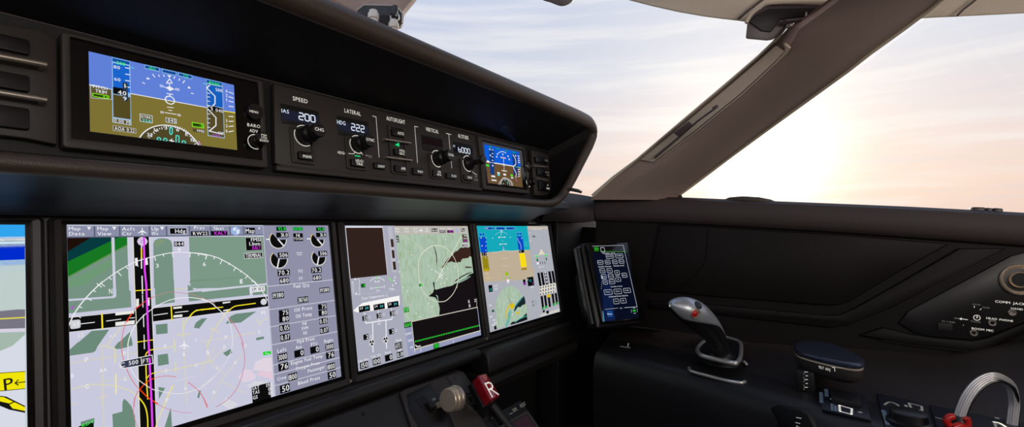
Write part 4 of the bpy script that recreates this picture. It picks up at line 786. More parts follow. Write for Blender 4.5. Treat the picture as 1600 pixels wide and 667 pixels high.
# guidance panel
t = thing('flight_guidance_panel', 'charcoal autopilot panel with four knobs, number windows and small push buttons', 'control panel', fcuF.hit(590, 290))
mb = MB(); polypx(mb, fcuF, [(428, 130), (750, 213.5), (752, 290), (746, 297), (450, 263), (430, 255)], -.007, .002); mb.build('face_plate', t, M['plate'], bevel=.0012)
mb = MB(); slab(mb, fcuF, [(fcuF.loc(430, 262)[0], -.0045), (fcuF.loc(752, 298)[0], -.0045), (fcuF.loc(752, 298)[0], .002), (fcuF.loc(430, 262)[0], .002)], -.006, .0035); mb.build('lower_edge', t, M['plate'], bevel=.001)
W_ = M['white']
def legend(fn, name='legend'):
    mk = Canvas(fcuF, base=.0022); fn(mk); mk.build(name, t)
for q in (('SPEED', 457.5, 480.5, 156.5, 6.2), ('LATERAL', 538.5, 563.5, 175.5, 6.2), ('AUTOFLIGHT', 604, 632.5, 187.5, 6), ('VERTICAL', 665.5, 685, 204.3, 5.6), ('ALTITUDE', 715.9, 731.8, 214.6, 5.4), ('HDG', 528, 538, 240, 4.2)): legend(lambda m: m.text(*q, W_))
for q in (('TRK', 574.3, 581.5, 246, 4), ('100', 741, 746.5, 277, 3), ('1000', 741, 747, 282, 3)): legend(lambda m: m.text(*q, M['dimw']))
for q in ([(539, 239.2), (552, 240.4), (556, 237)], [(573.5, 243), (567, 241.8), (563.5, 237.5)], [(582, 181.3), (587.5, 182.5), (592.3, 245.5)], [(653, 198.4), (648, 197.2), (652.3, 254.5)], [(701, 209.5), (706, 262.6)], [(697, 208.3), (705, 210.3)], [(735, 265), (741, 271), (745, 273)]): legend(lambda m: m.line(q, .85, W_), 'divider_line')
lcd = (30, 32, 47)
for (x0, y0, x1, y1), lab, lb, num, nb in (((438, 161, 500, 203), 'IAS', (440, 451.5, 175.3, 5.6), '200', (467.5, 494.5, 176, 186.3)), ((526.3, 180, 577.5, 219), 'HDG', (526.9, 539.7, 193.3, 6), '222', (549.5, 571, 193, 203)), ((658, 210, 693.4, 240), '', None, '', None), ((708, 220.5, 740.5, 248), 'FT', (708.5, 711.5, 230, 3.4), '6000', (716.7, 735.5, 229.5, 237))):
    mb = MB(); slabpx(mb, fcuF, x0, y0, x1, y1, 0, .0026, .0015); w_ = mb.build('number_window', t, M['deep'], bevel=.0003)
    c = Canvas(fcuF, base=.0028); yy = (y1-y0)
    if num:
        c.L(0).poly([(x0+1.5, y0+yy*.22), (x1-3, y0+yy*.22+(x1-x0)*.17), (x1-3, y0+yy*.62+(x1-x0)*.15), (x1-3, y0+yy*.62+(x1-x0)*.15), (x0+1.5, y0+yy*.58)], lcd if x0 < 700 else (16, 18, 26))
        c.L(1).text(lab, *lb, (215, 228, 245)); c.seven(num, *nb, (226, 236, 250))
    else: c.L(0).rect(x0+1.5, y0+3, x1-2, y0+20, (26, 16, 16))
    c.build('digits', w_)
for x0, y0, x1, y1 in ((453, 196, 494, 258), (539, 211, 574, 267), (606.4, 193.5, 639.3, 274), (670, 238, 693.6, 280.5), (719, 246, 740.4, 286.5)): frame_slot(fcuF, x0, y0, x1, y1, t)
B_ = [('MAN', 467.3, 235.5, 489.5, 250.3, 473.5, 486.5, 246, 4.6), ('HDG/|TRK', 549.7, 247, 571.5, 261, 556, 568, 252.5, 4), ('LNAV', 585.7, 253, 603.7, 264.8, 591, 601, 261.2, 4), ('AUTO', 613.6, 200.5, 632.5, 214.5, 621.5, 631, 209.5, 4.2), ('PFD|SRC', 617.2, 231, 634.3, 243.5, 624.5, 632.5, 237, 3.6), ('APR', 618, 257, 635.5, 270, 627, 634, 265, 4), ('VNAV', 646, 261.3, 662.6, 274, 652.5, 661, 269.5, 3.6), ('VS|FPA', 677, 264.5, 691.7, 277, 683.5, 689.5, 270, 3.6), ('FLCH', 698.6, 269, 715, 280, 706, 713, 276.2, 3.4), ('HOLD', 725.3, 272, 739.5, 282.5, 731, 737.5, 278.6, 3.2)]
for tx, x0, y0, x1, y1, a, b, y, h in B_:
    bo = button(fcuF, x0, y0, x1, y1, t); btext(fcuF, tx, a, b, y, h, t).build('button_marking', bo)
for q in ((601.9, 217.5, 641.5, 223.5), (604.6, 245.5, 643.3, 250.5)): bar(fcuF, *q, t)
c = Canvas(fcuF, base=.0046); c.rect(554, 242.5, 563, 245, (30, 240, 150)); c.build('green_indicator_light', t)
c = Canvas(fcuF, base=.0046); c.poly([(617, 226), (623.5, 223), (623.8, 229.2)], (30, 225, 130)); c.build('green_indicator_light', t)
rotary(fcuF, 475.4, 212, 499, t, 15.8, 11.4, txt='CHG'); rotary(fcuF, 558.7, 225.7, 578.8, t, 13.6, 10.4, txt='SYNC')
rotary(fcuF, 683.5, 248, 704.5, t, 12.4, 8.8, txt='CHG'); rotary(fcuF, 731.5, 255.5, 756.5, t, 11.8, 6.8, waist=.72)

# right switch panel
t = thing('guarded_switch_unit', 'small black switch panel with two steel guard bars at the right end of the glareshield', 'switch panel', fcuF.hit(845, 305))
mb = MB(); polypx(mb, fcuF, [(830.5, 234), (857, 241), (862, 297), (857, 303.5), (848, 306), (836, 305)], -.007, .001); mb.build('face_plate', t, M['plate'], bevel=.001)
for x0, y0, x1, y1 in ((837, 244, 856.5, 257), (840, 262.5, 858.5, 276.5), (842.5, 283.5, 860, 299)): button(fcuF, x0, y0, x1, y1, t, .006, 'black')
bar(fcuF, 834, 259, 856, 261, t, .010, .0015); bar(fcuF, 839.5, 279, 856, 281.5, t, .010, .0015)
mk = btext(fcuF, 'FUEL', 851, 857, 251.5, 2.6, t, .0062, 'dimw'); mk.text('AUTO', 852, 858, 270, 2.6, M['dimw']).text('OFF', 853.5, 859, 274.5, 2.6, M['dimw']).text('O', 855, 857, 290.5, 2.6, M['white']).text('HUD', 853.8, 859, 295.5, 2.8, M['white']); mk.build('marking', t)
# ================================================================== centre pedestal
t = thing('centre_pedestal', 'black sloping centre pedestal below the displays, carrying the round metal lever', 'pedestal', (.4, .45, -.4))
uR = pedF.loc(757, 630)[0]
mb = MB(); pr = [(.62, -.2475), (.556, -.2475), (.553, -.2515), (.29, -.5145), (.29, -1.15), (.62, -1.15)]
mb.loft([[V((x, y, z)) for y, z in pr] for x in (.02, uR-.004)], close=True); mb.build('body', t, M['leather'], bevel=.004)
mb = MB(); polypx(mb, pedF, [(625, 613), (631, 608), (716, 580), (724, 580), (757, 627), (748, 642), (775, 692), (662, 720)], -.002, .003); mb.build('lever_plate', t, M['plate'], bevel=.0015)
mb = MB(); polypx(mb, pedF, [(636, 616), (672, 599.5), (700, 640), (716, 680), (672, 700), (640, 640)], .001, .0042); mb.build('inner_plate', t, M['black'], bevel=.0012)
mb = MB(); polypx(mb, pedF, [(648, 624.4), (662.6, 617.6), (684, 645.8), (670.5, 655)], .001, .0048); mb.build('lever_slot', t, M['deep'], bevel=.0004)
mb = MB(); polypx(mb, pedF, [(697, 587), (715, 581.5), (756, 629), (745, 646), (733, 637)], .001, .0045); mb.build('guard_plate', t, M['plate'], bevel=.0012)
mb = MB(); p = pedF.hit(735.3, 623.7, .0046); mb.lathe(p, pedF.n, [(.0125, -.002), (.0125, .0006), (.0105, .0012), (.0095, -.0006), (.006, -.001), (.005, .0015), (0, .002)]); mb.build('round_socket', t, M['deep'], smooth=True)
screw(pedF, 711.7, 589.5, t, .0026, .005, 'plate'); screw(pedF, 768.5, 653, t, .0024, .003, 'plate'); screw(pedF, 570, 645, t, .002, .001, 'plate')
mk = Canvas(pedF, base=.0046); mk.text('LOCK', 677, 683.5, 626.5, 3.2, M['dimw'], 8); mk.build('marking', t)
# lever
disc_c = pedF.hit(704.5, 624, .030); ax = V((-1, .0, .12)).normalized()
t = thing('round_metal_lever', 'round champagne metal lever knob on a black slotted arm, left of the red R handle', 'lever', pedF.hit(668, 636, .004))
mb = MB(); mb.lathe(disc_c, ax, [(a*.68, b) for a, b in ((.0255, -.007), (.0262, -.0055), (.0262, -.001), (.0245, .0004), (.0245, .002), (.0252, .003), (.0252, .0068), (.0238, .008), (0, .0082))], n=48); mb.build('round_knob', t, M['brass'], smooth=True)
mb = MB(); mb.lathe(disc_c, ax, [(a*.70, b) for a, b in ((.0255, -.0125), (.0278, -.0115), (.0278, -.0085), (.026, -.0072), (0, -.0072))], n=48); mb.build('clear_rim', t, M['satin'], smooth=True)
r_ = ray(680, 635); A0 = r_*((disc_c.x-.004)/r_.x); td = (A0-disc_c); td.x = 0; td.normalize(); tw = td.cross(V((1, 0, 0)))
mb = MB(); mb.prism([disc_c+td*.012+tw*a+V((b, 0, 0)) for a, b in ((-.0045, -.004), (.0045, -.004), (.0045, .003), (-.0045, .003))], [A0+tw*a+V((b, 0, 0)) for a, b in ((-.0045, -.004), (.0045, -.004), (.0045, .003), (-.0045, .003))]); mb.build('tab', t, M['brass'], bevel=.0015)
p0 = pedF.hit(666, 640, .003); mb = MB(); mb.tube([p0, p0*.5+A0*.5, A0-td*.001], [.009, .007, .0045], n=14); mb.build('arm', t, M['black'], smooth=True)
# red handle
t = thing('fire_handle', 'glossy red handle marked with a white R on a black stem', 'handle', pedF.hit(752, 648, .004))
H0 = .05
q = [pedF.loc(*p, H0) for p in ((747, 586), (760, 583), (782, 618), (767, 624.5))]
mb = MB(); slab(mb, pedF, q, H0-.020, H0); mb.build('red_grip', t, M['red'], bevel=.002)
mb = MB(); q2 = [((a[0]-.004+0), a[1]) for a in q]; slab(mb, pedF, [(q[0][0]-.0012, q[0][1]), (q[1][0]+.0012, q[1][1]), (q[2][0]+.0012, q[2][1]-.001), (q[3][0]-.0012, q[3][1]-.001)], H0-.032, H0-.0195); mb.build('black_sleeve', t, M['black'], bevel=.0015)
pt = (pedF.P(*q[3], H0-.03)+pedF.P(*q[2], H0-.03))/2+V((0, .012, .01)); mb = MB(); mb.tube([pedF.hit(756, 648, .003), pt*.5+pedF.hit(756, 648, .003)*.5, pt], [.0085, .008, .009], n=12); mb.build('stem', t, M['black'], smooth=True)
c = Canvas(pedF, base=H0+.0006); c.text('R', 763.5, 772.5, 615.5, 16, M['white'], 6)
c.mb = MB(); c.mb.recalc = False
a = c.at(758, 596); du = (V(pedF.loc(770, 619, H0))-V(pedF.loc(754, 591, H0))); 
k_ = .0028
def inq(u, v):   # u across, v along the grip top
    l = V(q[0])*(1-v)+V(q[3])*v; r_ = V(q[1])*(1-v)+V(q[2])*v; p = l*(1-u)+r_*u; return (p.x, p.y)
c.seg([inq(.22, .38), inq(.22, .93)], k_, M['white']); c.seg([inq(.22, .40), inq(.6, .38), inq(.8, .45), inq(.8, .56), inq(.6, .64), inq(.22, .64)], k_, M['white']); c.seg([inq(.45, .64), inq(.86, .93)], k_, M['white'])
c.build('white_letter', t)
mb = MB(); mb.lathe(pedF.P(*inq(.5, .16), H0), pedF.n, [(.005, 0), (.005, .001), (0, .0014)]); mb.build('end_boss', t, surf('pale_red_lens', (196, 110, 104), .3), smooth=True)
mb = MB(); a0 = pedF.hit(769, 634, .006); a1 = pedF.hit(791, 661, .006); mb.tube([a0, a1, a1*2-a0], .0075, n=14); tag(mb.build('guard_tube', None, M['leather'], smooth=True, loc=a1), 'black rounded edge tube running down the right side of the pedestal', 'tube')
# lower touch screen
loF = Frame(pedF.P(0, 0, .004), pedF.u, pedF.v)
t = thing('touch_screen', 'small dark touch screen cut by the bottom edge beside the red R handle', 'display', loF.hit(800, 690))
mb = MB(); a = loF.loc(824.6, 640, .004); uu = loF.loc(765, 676, .004)[0]
mb = MB(); ring_frame(mb, loF, rrect(uu, a[1]-.16, a[0], a[1], .004), rrect(uu+.006, a[1]-.154, a[0]-.006, a[1]-.006, .002), -.012, .004); mb.build('bezel', t, M['plate'], bevel=.001)
mb = MB(); slab(mb, loF, [(uu+.005, a[1]-.155), (a[0]-.005, a[1]-.155), (a[0]-.005, a[1]-.005), (uu+.005, a[1]-.005)], -.01, .001); mb.build('screen_glass', t, M['glassb'])
c = Canvas(loF, (uu+.006, a[1]-.154, a[0]-.006, a[1]-.006), base=.0014); c.L(0).raw([(uu+.006, a[1]-.154), (a[0]-.006, a[1]-.154), (a[0]-.006, a[1]-.006), (uu+.006, a[1]-.006)], (44, 30, 36)); c.L(1).raw([(uu+.02, a[1]-.154), (a[0]-.02, a[1]-.154), (a[0]-.02, a[1]-.026), (uu+.02, a[1]-.026)], (92, 78, 84)); c.L(2).raw([(uu+.03, a[1]-.154), (uu+.05, a[1]-.154), (uu+.05, a[1]-.032), (uu+.03, a[1]-.032)], (70, 60, 66)); c.build('menu_graphics', t)
mb = MB(); slab(mb, loF, [(uR-.004, -.30), (a[0]+.012, -.30), (a[0]+.012, a[1]+.022), (uR-.004, a[1]+.022)], -.06, -.004); b_ = mb.build('screen_mount', t, M['deep'], bevel=.003)
c = Canvas(Frame(loF.P(0, 0, -.0035), loF.u, loF.v), base=.0002); c.text('DSPL', 803, 812, 644, 4.5, M['dimw'], 0).text('ADJUST', 814, 826, 637, 4.5, M['dimw'], 0).line([(796, 647), (801, 645)], .7, M['dimw']); c.build('marking', t)

# ================================================================== touch controller by the side wall
TW, TH = .1103, .1764
t = thing('touch_controller', 'tall tilted touch screen with white outlined buttons, beside the sidestick', 'display', tabF.P(TW/2, -TH, 0))
mb = MB(); slab(mb, tabF, rrect(-.002, -TH-.003, TW+.002, .003, .004), -.012, 0); mb.build('glass_body', t, M['glassb'], bevel=.0015)
mb = MB(); slab(mb, tabF, rrect(-.012, -TH-.012, TW-.004, .006, .006), -.05, -.011); mb.build('housing', t, M['black'], bevel=.004)
hv = [tabF.hit(899, 391, -.02), tabF.hit(909, 377.5, -.012), tabF.hit(925, 502, -.012), tabF.hit(914, 498, -.03)]
mb = MB(); mb.tube([tabF.P(-.016, -.004, -.02), tabF.P(-.018, -TH*.5, -.02), tabF.P(-.016, -TH, -.02)], .006, n=10); mb.build('side_rail', t, M['black'], smooth=True)
mb = MB(); mb.prism([tabF.P(.01, -TH+.02, -.05), tabF.P(TW-.02, -TH+.02, -.05), tabF.P(TW-.02, -.03, -.05), tabF.P(.01, -.03, -.05)], [tabF.P(.02, -TH+.02, -.12), tabF.P(TW-.03, -TH+.02, -.12), tabF.P(TW-.03, -.05, -.12), tabF.P(.02, -.05, -.12)]); mb.build('mounting_bracket', t, M['deep'], bevel=.003)
c = Canvas(tabF, (0, -TH, TW, 0), base=.0003); c.view(915, 375, 4.941)
NV = (16, 26, 58); TX = (196, 202, 214)
m_ = bpy.data.materials.new('navy_screen_backlight'); m_.use_nodes = True; nt = m_.node_tree; nt.nodes.clear()
em = nt.nodes.new('ShaderNodeEmission'); em.inputs['Color'].default_value = (*lin((9, 15, 34)), 1); em.inputs['Strength'].default_value = .9; o_ = nt.nodes.new('ShaderNodeOutputMaterial'); nt.links.new(em.outputs[0], o_.inputs[0])
c.L(0).poly([(55, 100), (318, 92), (398, 515), (410, 600), (140, 628)], m_).poly([(100, 250), (180, 240), (230, 620), (140, 628)], glow((17, 32, 74)))
c.L(1).line([(52, 47), (290, 40)], 2, TX).line([(290, 40), (398, 515), (300, 522)], 3, TX).line([(150, 535), (250, 525)], 2, TX).line([(133, 550), (143, 628)], 5, (90, 180, 230)).line([(118, 86), (315, 92)], 3, (60, 150, 40)).rect(62, 52, 104, 86, (26, 110, 22)); c.L(2).line([(72, 68), (98, 68)], 4, (60, 190, 50)).box(114, 58, 150, 92, TX, 3, 5)
for x0, y0, x1, y1, tx in ((155, 112, 218, 140, 'ADVISE'), (226, 108, 292, 136, 'COMPL'), (90, 158, 138, 186, 'Normal'), (148, 156, 192, 184, 'Abn'), (204, 154, 246, 182, 'Caut'), (254, 150, 298, 178, 'Warn'), (106, 222, 152, 252, 'Test'), (162, 220, 208, 250, 'List'), (118, 268, 162, 298, 'Page'), (172, 264, 218, 294, 'Scroll'), (278, 256, 322, 286, 'Select'), (132, 310, 172, 340, 'All'), (180, 306, 228, 336, 'Reset'), (222, 236, 264, 264, ''), (230, 290, 274, 318, ''), (140, 386, 208, 418, 'Check'), (216, 380, 280, 412, 'Open'), (290, 374, 350, 404, 'Undo'), (212, 456, 260, 490, 'Yes'), (266, 452, 316, 484, 'No')):
    c.L(2).box(x0, y0, x1, y1, TX, 2.6, 6)
    if tx: c.text(tx, x0+8, x1-8, (y0+y1)/2+5, 10, TX)
    else: c.disc((x0+x1)/2, (y0+y1)/2, 5, TX, n=6)
c.text('Checklist Setup', 132, 228, 108, 11, TX).text('Checklist Functions', 98, 200, 212, 11, TX).text('Checklist Scroll', 216, 298, 205, 11, TX).text('Scroll', 232, 262, 280, 9, TX).text('Checklist Actions', 195, 285, 366, 11, TX).text('Conditional Branch Selection', 180, 330, 444, 12, TX).text('Exit', 262, 288, 530, 8, TX)
c.L(1).rect(162, 548, 214, 592, (24, 66, 130)).L(2).text('Menu', 170, 206, 578, 12, (210, 226, 240)); c.rect(364, 540, 386, 550, (30, 200, 40)).text('ON', 366, 382, 530, 8, TX).text('OFF', 368, 392, 570, 8, TX).line([(352, 535), (354, 560)], 2, TX).line([(396, 530), (400, 556)], 2, TX).rect(122, 276, 134, 300, TX)
for i in range(8): c.rect(126-i, 312+i*9, 129-i, 315+i*9, TX)
c.build('checklist_menu', t)

# ================================================================== side wall
def W(px, py, off=0.0): return wallF.hit(px, py, off)
WN = wallF.n
# window sill (padded) along the wall
t = thing('window_sill', 'long brown padded sill running under the side window to the right edge', 'sill', W(1250, 350))
xs_ = [931, 945, 980, 1020, 1060, 1110, 1180, 1260, 1340, 1420, 1500, 1560, 1600, 1680, 1800]
def lerp(x, tab):
    for (a, b), (c_, d) in zip(tab, tab[1:]):
        if x <= c_: return b+(d-b)*(x-a)/(c_-a)
    (a, b), (c_, d) = tab[-2], tab[-1]; return b+(d-b)*(x-a)/(c_-a)
ST = [(930, 304), (1060, 308), (1260, 316), (1440, 323.5), (1600, 332), (1800, 344)]; SB = [(930, 345), (1000, 347), (1100, 351.5), (1300, 363), (1450, 374), (1600, 385), (1800, 402)]
mb = MB(); secs = []
for x in xs_:
    T = W(x, lerp(x, ST)); Bm = W(x, lerp(x, SB)); H = (T-Bm)
    secs.append([T-WN*.10+V((0, 0, .004)), T-WN*.03+V((0, 0, .0015)), T-WN*.006, T-H*.10+WN*.006, T-H*.3+WN*.0115, T-H*.55+WN*.0135, T-H*.8+WN*.012, T-H*.95+WN*.007, Bm, Bm-WN*.03])
mb.loft(secs); mb.build('padded_cover', t, M['sill'], smooth=True)
mb = MB(); mb.tube([secs[0][i] for i in range(2, 9)], .0022, n=8); mb.build('end_seam', t, M['deep'], smooth=True)
# wall surface
ww = MB(); BT = [(930, 508), (965, 512), (1100, 525), (1180, 537), (1350, 547), (1440, 553), (1530, 557), (1600, 524), (1800, 430)]
lo = []
for x in xs_:
    a = W(x, lerp(x, SB)-4, -.006); b = W(x, lerp(x, BT), -.006); lo.append([a, a*.66+b*.34, a*.33+b*.67, b])
ww.loft(lo); struct(ww.build('wall_right', None, M['wall'], smooth=True))
ww = MB(); f0 = W(1800, 600, -.03); 
ww.add([V((1.22, .62, .0)), V((1.22, .62, -1.15)), V((1.66, -2.4, -1.15)), V((1.66, -2.4, -.09))], [[0, 1, 2, 3]]); struct(ww.build('wall_right_outer', None, M['wall']))
def molding(name, pts, r, off, mat='seam', n=5, ell=.5):
    p = smooth_pts(pts, n); mb = MB(); mb.tube([W(x, y, off) for x, y in p], r, n=8, ell=ell); return struct(mb.build(name, None, M[mat], smooth=True))
def wpanel(name, pts, w0, w1, mat='wall', bev=.003):
    mb = MB(); mb.prism([W(x, y, w1)-WN*(w1-w0) for x, y in pts], [W(x, y, w1) for x, y in pts]); return struct(mb.build(name, None, M[mat], bevel=bev))
U1 = [(1010, 455), (1060, 458), (1110, 463), (1200, 470), (1285, 477), (1308, 477), (1328, 471), (1400, 428), (1484, 381), (1320, 367), (1106, 354), (1030, 351), (1020, 400)]
wpanel('trim_1', U1, -.008, .002)
molding('trim_2', [(1106, 358), (1104, 390), (1098, 415), (1075, 438), (1045, 455)], .0025, .001, 'wall')
U2 = [(1015, 470), (1090, 474), (1200, 484), (1290, 493), (1312, 492), (1332, 484), (1400, 446), (1500, 388), (1572, 388), (1400, 479), (1340, 506), (1300, 512), (1200, 501), (1090, 487), (1015, 482)]
wpanel('trim_3', U2, -.008, .0035, 'wall', .002)
molding('trim_4', [(1330, 508), (1400, 479), (1480, 436), (1576, 386)], .0014, .004, 'seam')
wpanel('trim_5', [(1380, 512), (1345, 524), (1440, 541), (1535, 552), (1700, 470), (1700, 466), (1545, 528), (1520, 533), (1460, 528), (1425, 523)], -.008, .006, 'wall', .002)
molding('trim_6', [(1378, 531), (1440, 541), (1528, 551)], .0012, .0062, 'seam')
# communication jack panel
t = thing('comm_jack_panel', 'black recessed panel lettered COMM JACKS with small headset sockets', 'jack panel', W(1520, 500))
mb = MB(); pts = [(1430, 520), (1460, 526), (1520, 531), (1543, 526), (1700, 450), (1700, 350+20), (1580, 400), (1420, 486), (1405, 505)]
mb.prism([W(x, y, -.001)-WN*.005 for x, y in pts], [W(x, y, -.001) for x, y in pts]); mb.build('face_plate', t, M['black'], bevel=.0008)
c = Canvas(wallF, base=-.0004); c.view(1420, 400, 4.767); w1 = M['white']; w2 = M['dimw']; c.L(1)
for tx, x0, x1, y, h, ang in (('COMM JACKS', 640, 825, 345, 17, -4), ('HAND MIC', 752, 880, 395, 14, -4), ('HEAD PHONE', 572, 728, 468, 14, -4), ('BOOM MIC', 468, 590, 545, 15, -4)): c.text(tx, x0, x1, y, h, w1, ang)
for tx, x0, x1, y, h in (('BOOM', 465, 524, 362, 9), ('MASK', 540, 595, 385, 9), ('MIC', 335, 370, 467, 10), ('VOLUME', 448, 522, 488, 9), ('125 V EMER', 232, 332, 487, 9)): c.text(tx, x0, x1, y, h, w2, -4)
c.ring(507, 459, 19, 4, w1).line([(509, 448), (507, 460)], 7, w1).line([(378, 466), (438, 474)], 5, w1).poly([(374, 466), (396, 458), (392, 478)], w1).line([(488, 372), (488, 384)], 4, w1).line([(540, 392), (530, 400)], 4, w1).disc(406, 515, 4, w2, n=6)
c.build('white_lettering', t)
mb = MB(); slabpx(mb, wallF, 1465, 504, 1489, 517, -.001, .0012, .001); mb.build('black_cover', t, M['deep'], bevel=.0005)
for x, y in ((1581, 488.5), (1550, 504.5), (1521, 520)):
    mb = MB(); mb.lathe(W(x, y, -.001), WN, [(.0062, 0), (.0062, .002), (.005, .003), (.0032, .0015), (.003, -.004), (0, -.004)]); mb.build('jack_socket', t, M['satin'], smooth=True)
mb = MB(); mb.lathe(W(1526.5, 496.3, -.001), WN, [(.0048, 0), (.0048, .0004), (0, .0004)]); mb.build('volume_knob', t, M['black'], smooth=True)
# air vent
t = thing('air_vent', 'round brushed metal air vent in the side wall at the right edge', 'air vent', W(1592, 437))
mb = MB(); o = W(1593, 437, .0)
ax_ = WN
mb.lathe(o, ax_, [(a*.72, b) for a, b in ((.040, -.004), (.041, .001), (.040, .003), (.037, .0045), (.030, -.001), (.024, -.006), (.0215, -.004), (.0205, .003), (.0185, .005), (.017, .002), (.0165, -.004))], n=48, caps=False); mb.build('metal_ring', t, M['brass'], smooth=True)
mb = MB(); mb.lathe(o, ax_, [(.0125, .002), (.0105, -.004), (.006, -.009), (.0, -.009)], n=32); mb.build('nozzle', t, M['deep'], smooth=True)
# items on the sill
def sillthing(name, label, cat, pts, mat, r, ell=.5):
    mb = MB(); mb.tube(pts, r, n=14, ell=ell); tag(mb.build(name, None, M[mat], smooth=True, loc=pts[len(pts)//2]), label, cat)
q = [W(x, y, -.012) for x, y in ((1131, 312.6), (1140, 312), (1160, 312), (1185, 313.5), (1203, 315.2), (1214, 316.4))]
sillthing('grab_pad', 'low domed dark pad on the window sill, right of the pillar', 'pad', q, 'lip', [.002, .008, .0115, .0115, .008, .002], .75)
t = thing('window_latch', 'small ridged window latch on the sill near the right edge', 'latch', W(1545, 328))
for x0, x1, dy in ((1521, 1540, 0), (1541.5, 1552, 1), (1553.5, 1568, 1.4)):
    mb = MB(); a = W(x0, 329.5+dy, -.008); b = W(x1, 330+dy*1.5, -.008); up3 = V((0, 0, .0125)); k = -WN*.02
    mb.prism([a-V((0, 0, .006)), b-V((0, 0, .006)), b-V((0, 0, .006))+k, a-V((0, 0, .006))+k], [a+up3*.62, b+up3*.62, b+up3*.62+k, a+up3*.62+k]); mb.build('latch_block', t, M['seam'], bevel=.002)
mb = MB(); a = W(1063, 307.5, -.01); mb.lathe(a-V((0, 0, .004)), (0, 0, 1), [(.006, 0), (.005, .005), (.002, .009), (0, .0095)]); tag(mb.build('stop_peg', None, M['seam'], smooth=True, loc=a), 'tiny dark peg where the pillar meets the window sill', 'peg')

# ================================================================== side console
def K(px, py, z=-.28): r = ray(px, py); return r*(z/r.z)
t = thing('side_console', 'long dark side console ledge under the window wall, carrying the sidestick', 'console', (1.0, .15, -.6)); console_ = t
bk = [(955, 519), (1020, 527), (1100, 544), (1180, 569), (1265, 599), (1370, 612), (1480, 632), (1600, 655), (1700, 676)]
wl = [(955, 507), (1020, 514), (1100, 525), (1180, 537), (1265, 542), (1370, 548), (1480, 556), (1600, 530), (1700, 480)]
fr_ = [(935, 546), (1000, 558), (1080, 577), (1150, 597), (1225, 617), (1290, 642), (1350, 657), (1420, 676), (1480, 690)]
secs = []
for (a, b), (c_, d), (e, f) in zip(bk, wl, fr_):
    Bk = K(a, b); Wl = W(c_, d, 0); Fp = K(e, f)
    m1 = Bk*.35+Wl*.65; m2 = Bk*.75+Wl*.25; o_ = V((-1, 0, 0))
    secs.append([Wl+V((-.001, 0, .002)), Wl+V((-.004, 0, 0)), V((m1.x, m1.y, m1.z*.5+Wl.z*.5+.004)), V((m2.x, m2.y, m2.z+.004)), Bk, Bk*.6+Fp*.4, Bk*.2+Fp*.8, Fp, Fp+V((-.012, 0, -.004)), Fp+V((-.022, 0, -.016)), Fp+V((-.028, 0, -.034)), Fp+V((-.030, 0, -.07)), Fp+V((-.028, 0, -.13)), V((Fp.x-.03, Fp.y, -1.149))])
mb = MB(); mb.loft([q[:6] for q in secs]); mb.build('wall_bolster', t, M['lip2'], smooth=True)
mb = MB(); mb.loft([q[5:] for q in secs]); mb.build('padded_body', t, M['console'], smooth=True)
mb = MB(); mb.tube([s_[9]+V((-.001, 0, -.03)) for s_ in secs], .0015, n=6); mb.build('seam', t, M['deep'], smooth=True)
# recess in the front of the console
rf = Frame(secs[4][10]+V((-.001, 0, 0)), (secs[5][10]-secs[4][10]), V((0, 0, 1)))
rp = [(1203, 637), (1212, 633), (1250, 640), (1262, 648), (1272, 667), (1285, 720), (1225, 700), (1210, 665)]
mb = MB(); c0 = [rf.loc(x, y, .002) for x, y in rp]; slab(mb, rf, c0, -.02, .002)
rec_ = tag(mb.build('switch_recess', None, M['deep'], bevel=.002, loc=rf.hit(1240, 670)), 'dark rounded switch pocket in the front face of the side console', 'switch pocket')
c = Canvas(rf, base=.0026); c.line([(1244, 652), (1252, 653.5)], .8, M['white']).line([(1243, 660), (1250, 661.5)], .8, M['white']).text('SEAT', 1244, 1253, 667.5, 3, M['white'])
o_ = c.mb.build('pocket_lettering', None, loc=rf.hit(1240, 670)); o_.location = (0, 0, 0); o_.parent = rec_
# console switch panels
conP = Frame(V((0, 0, -.2795)), (K(1370, 613)-K(1280, 600)), (K(1281, 600)-K(1288, 640))*-1 if False else (K(1280, 600)-K(1290, 642)))
def cpanel(pts, label):
    t = thing('console_switch_panel', label, 'switch panel', conP.hit(*pts[-1]), 'switch panels on the side console')
    mb = MB(); polypx(mb, conP, pts, 0, .004); mb.build('face_plate', t, M['cpanel'], bevel=.0008); return t
t = cpanel([(1281, 603), (1351, 616.5), (1361, 655), (1284, 638)], 'slate switch panel with a small outlined socket and black flap, under the armrest')
mb = MB(); polypx(mb, conP, [(1297, 607), (1343, 615), (1345, 630), (1299, 621)], .003, .012); mb.build('black_flap', t, M['deep'], bevel=.001)
c = Canvas(conP, base=.0045); w1 = M['dimw']; c.line([(1311.5, 633), (1331, 638.5), (1330.5, 647.3), (1312.5, 642.5), (1311.5, 633)], 1.0, M['white'])
for q in ([(1282.5, 613), (1283.5, 629)], [(1290.5, 608), (1291.5, 619)], [(1300, 631), (1301, 641)], [(1306, 634), (1307, 642)]): c.line(q, 1.3, M['faint']).line([(x+1.8, y) for x, y in q], .7, M['faint'])
c.disc(1302, 623.8, 1.2, M['white'], n=8).disc(1332.5, 631, 1.4, M['white'], n=8).disc(1344, 644, 1, w1, n=8); c.build('white_markings', t)
t = cpanel([(1370, 613.5), (1447, 631), (1463, 690), (1384, 672)], 'slate switch panel with a black rotary knob, left of the red hose clamp')
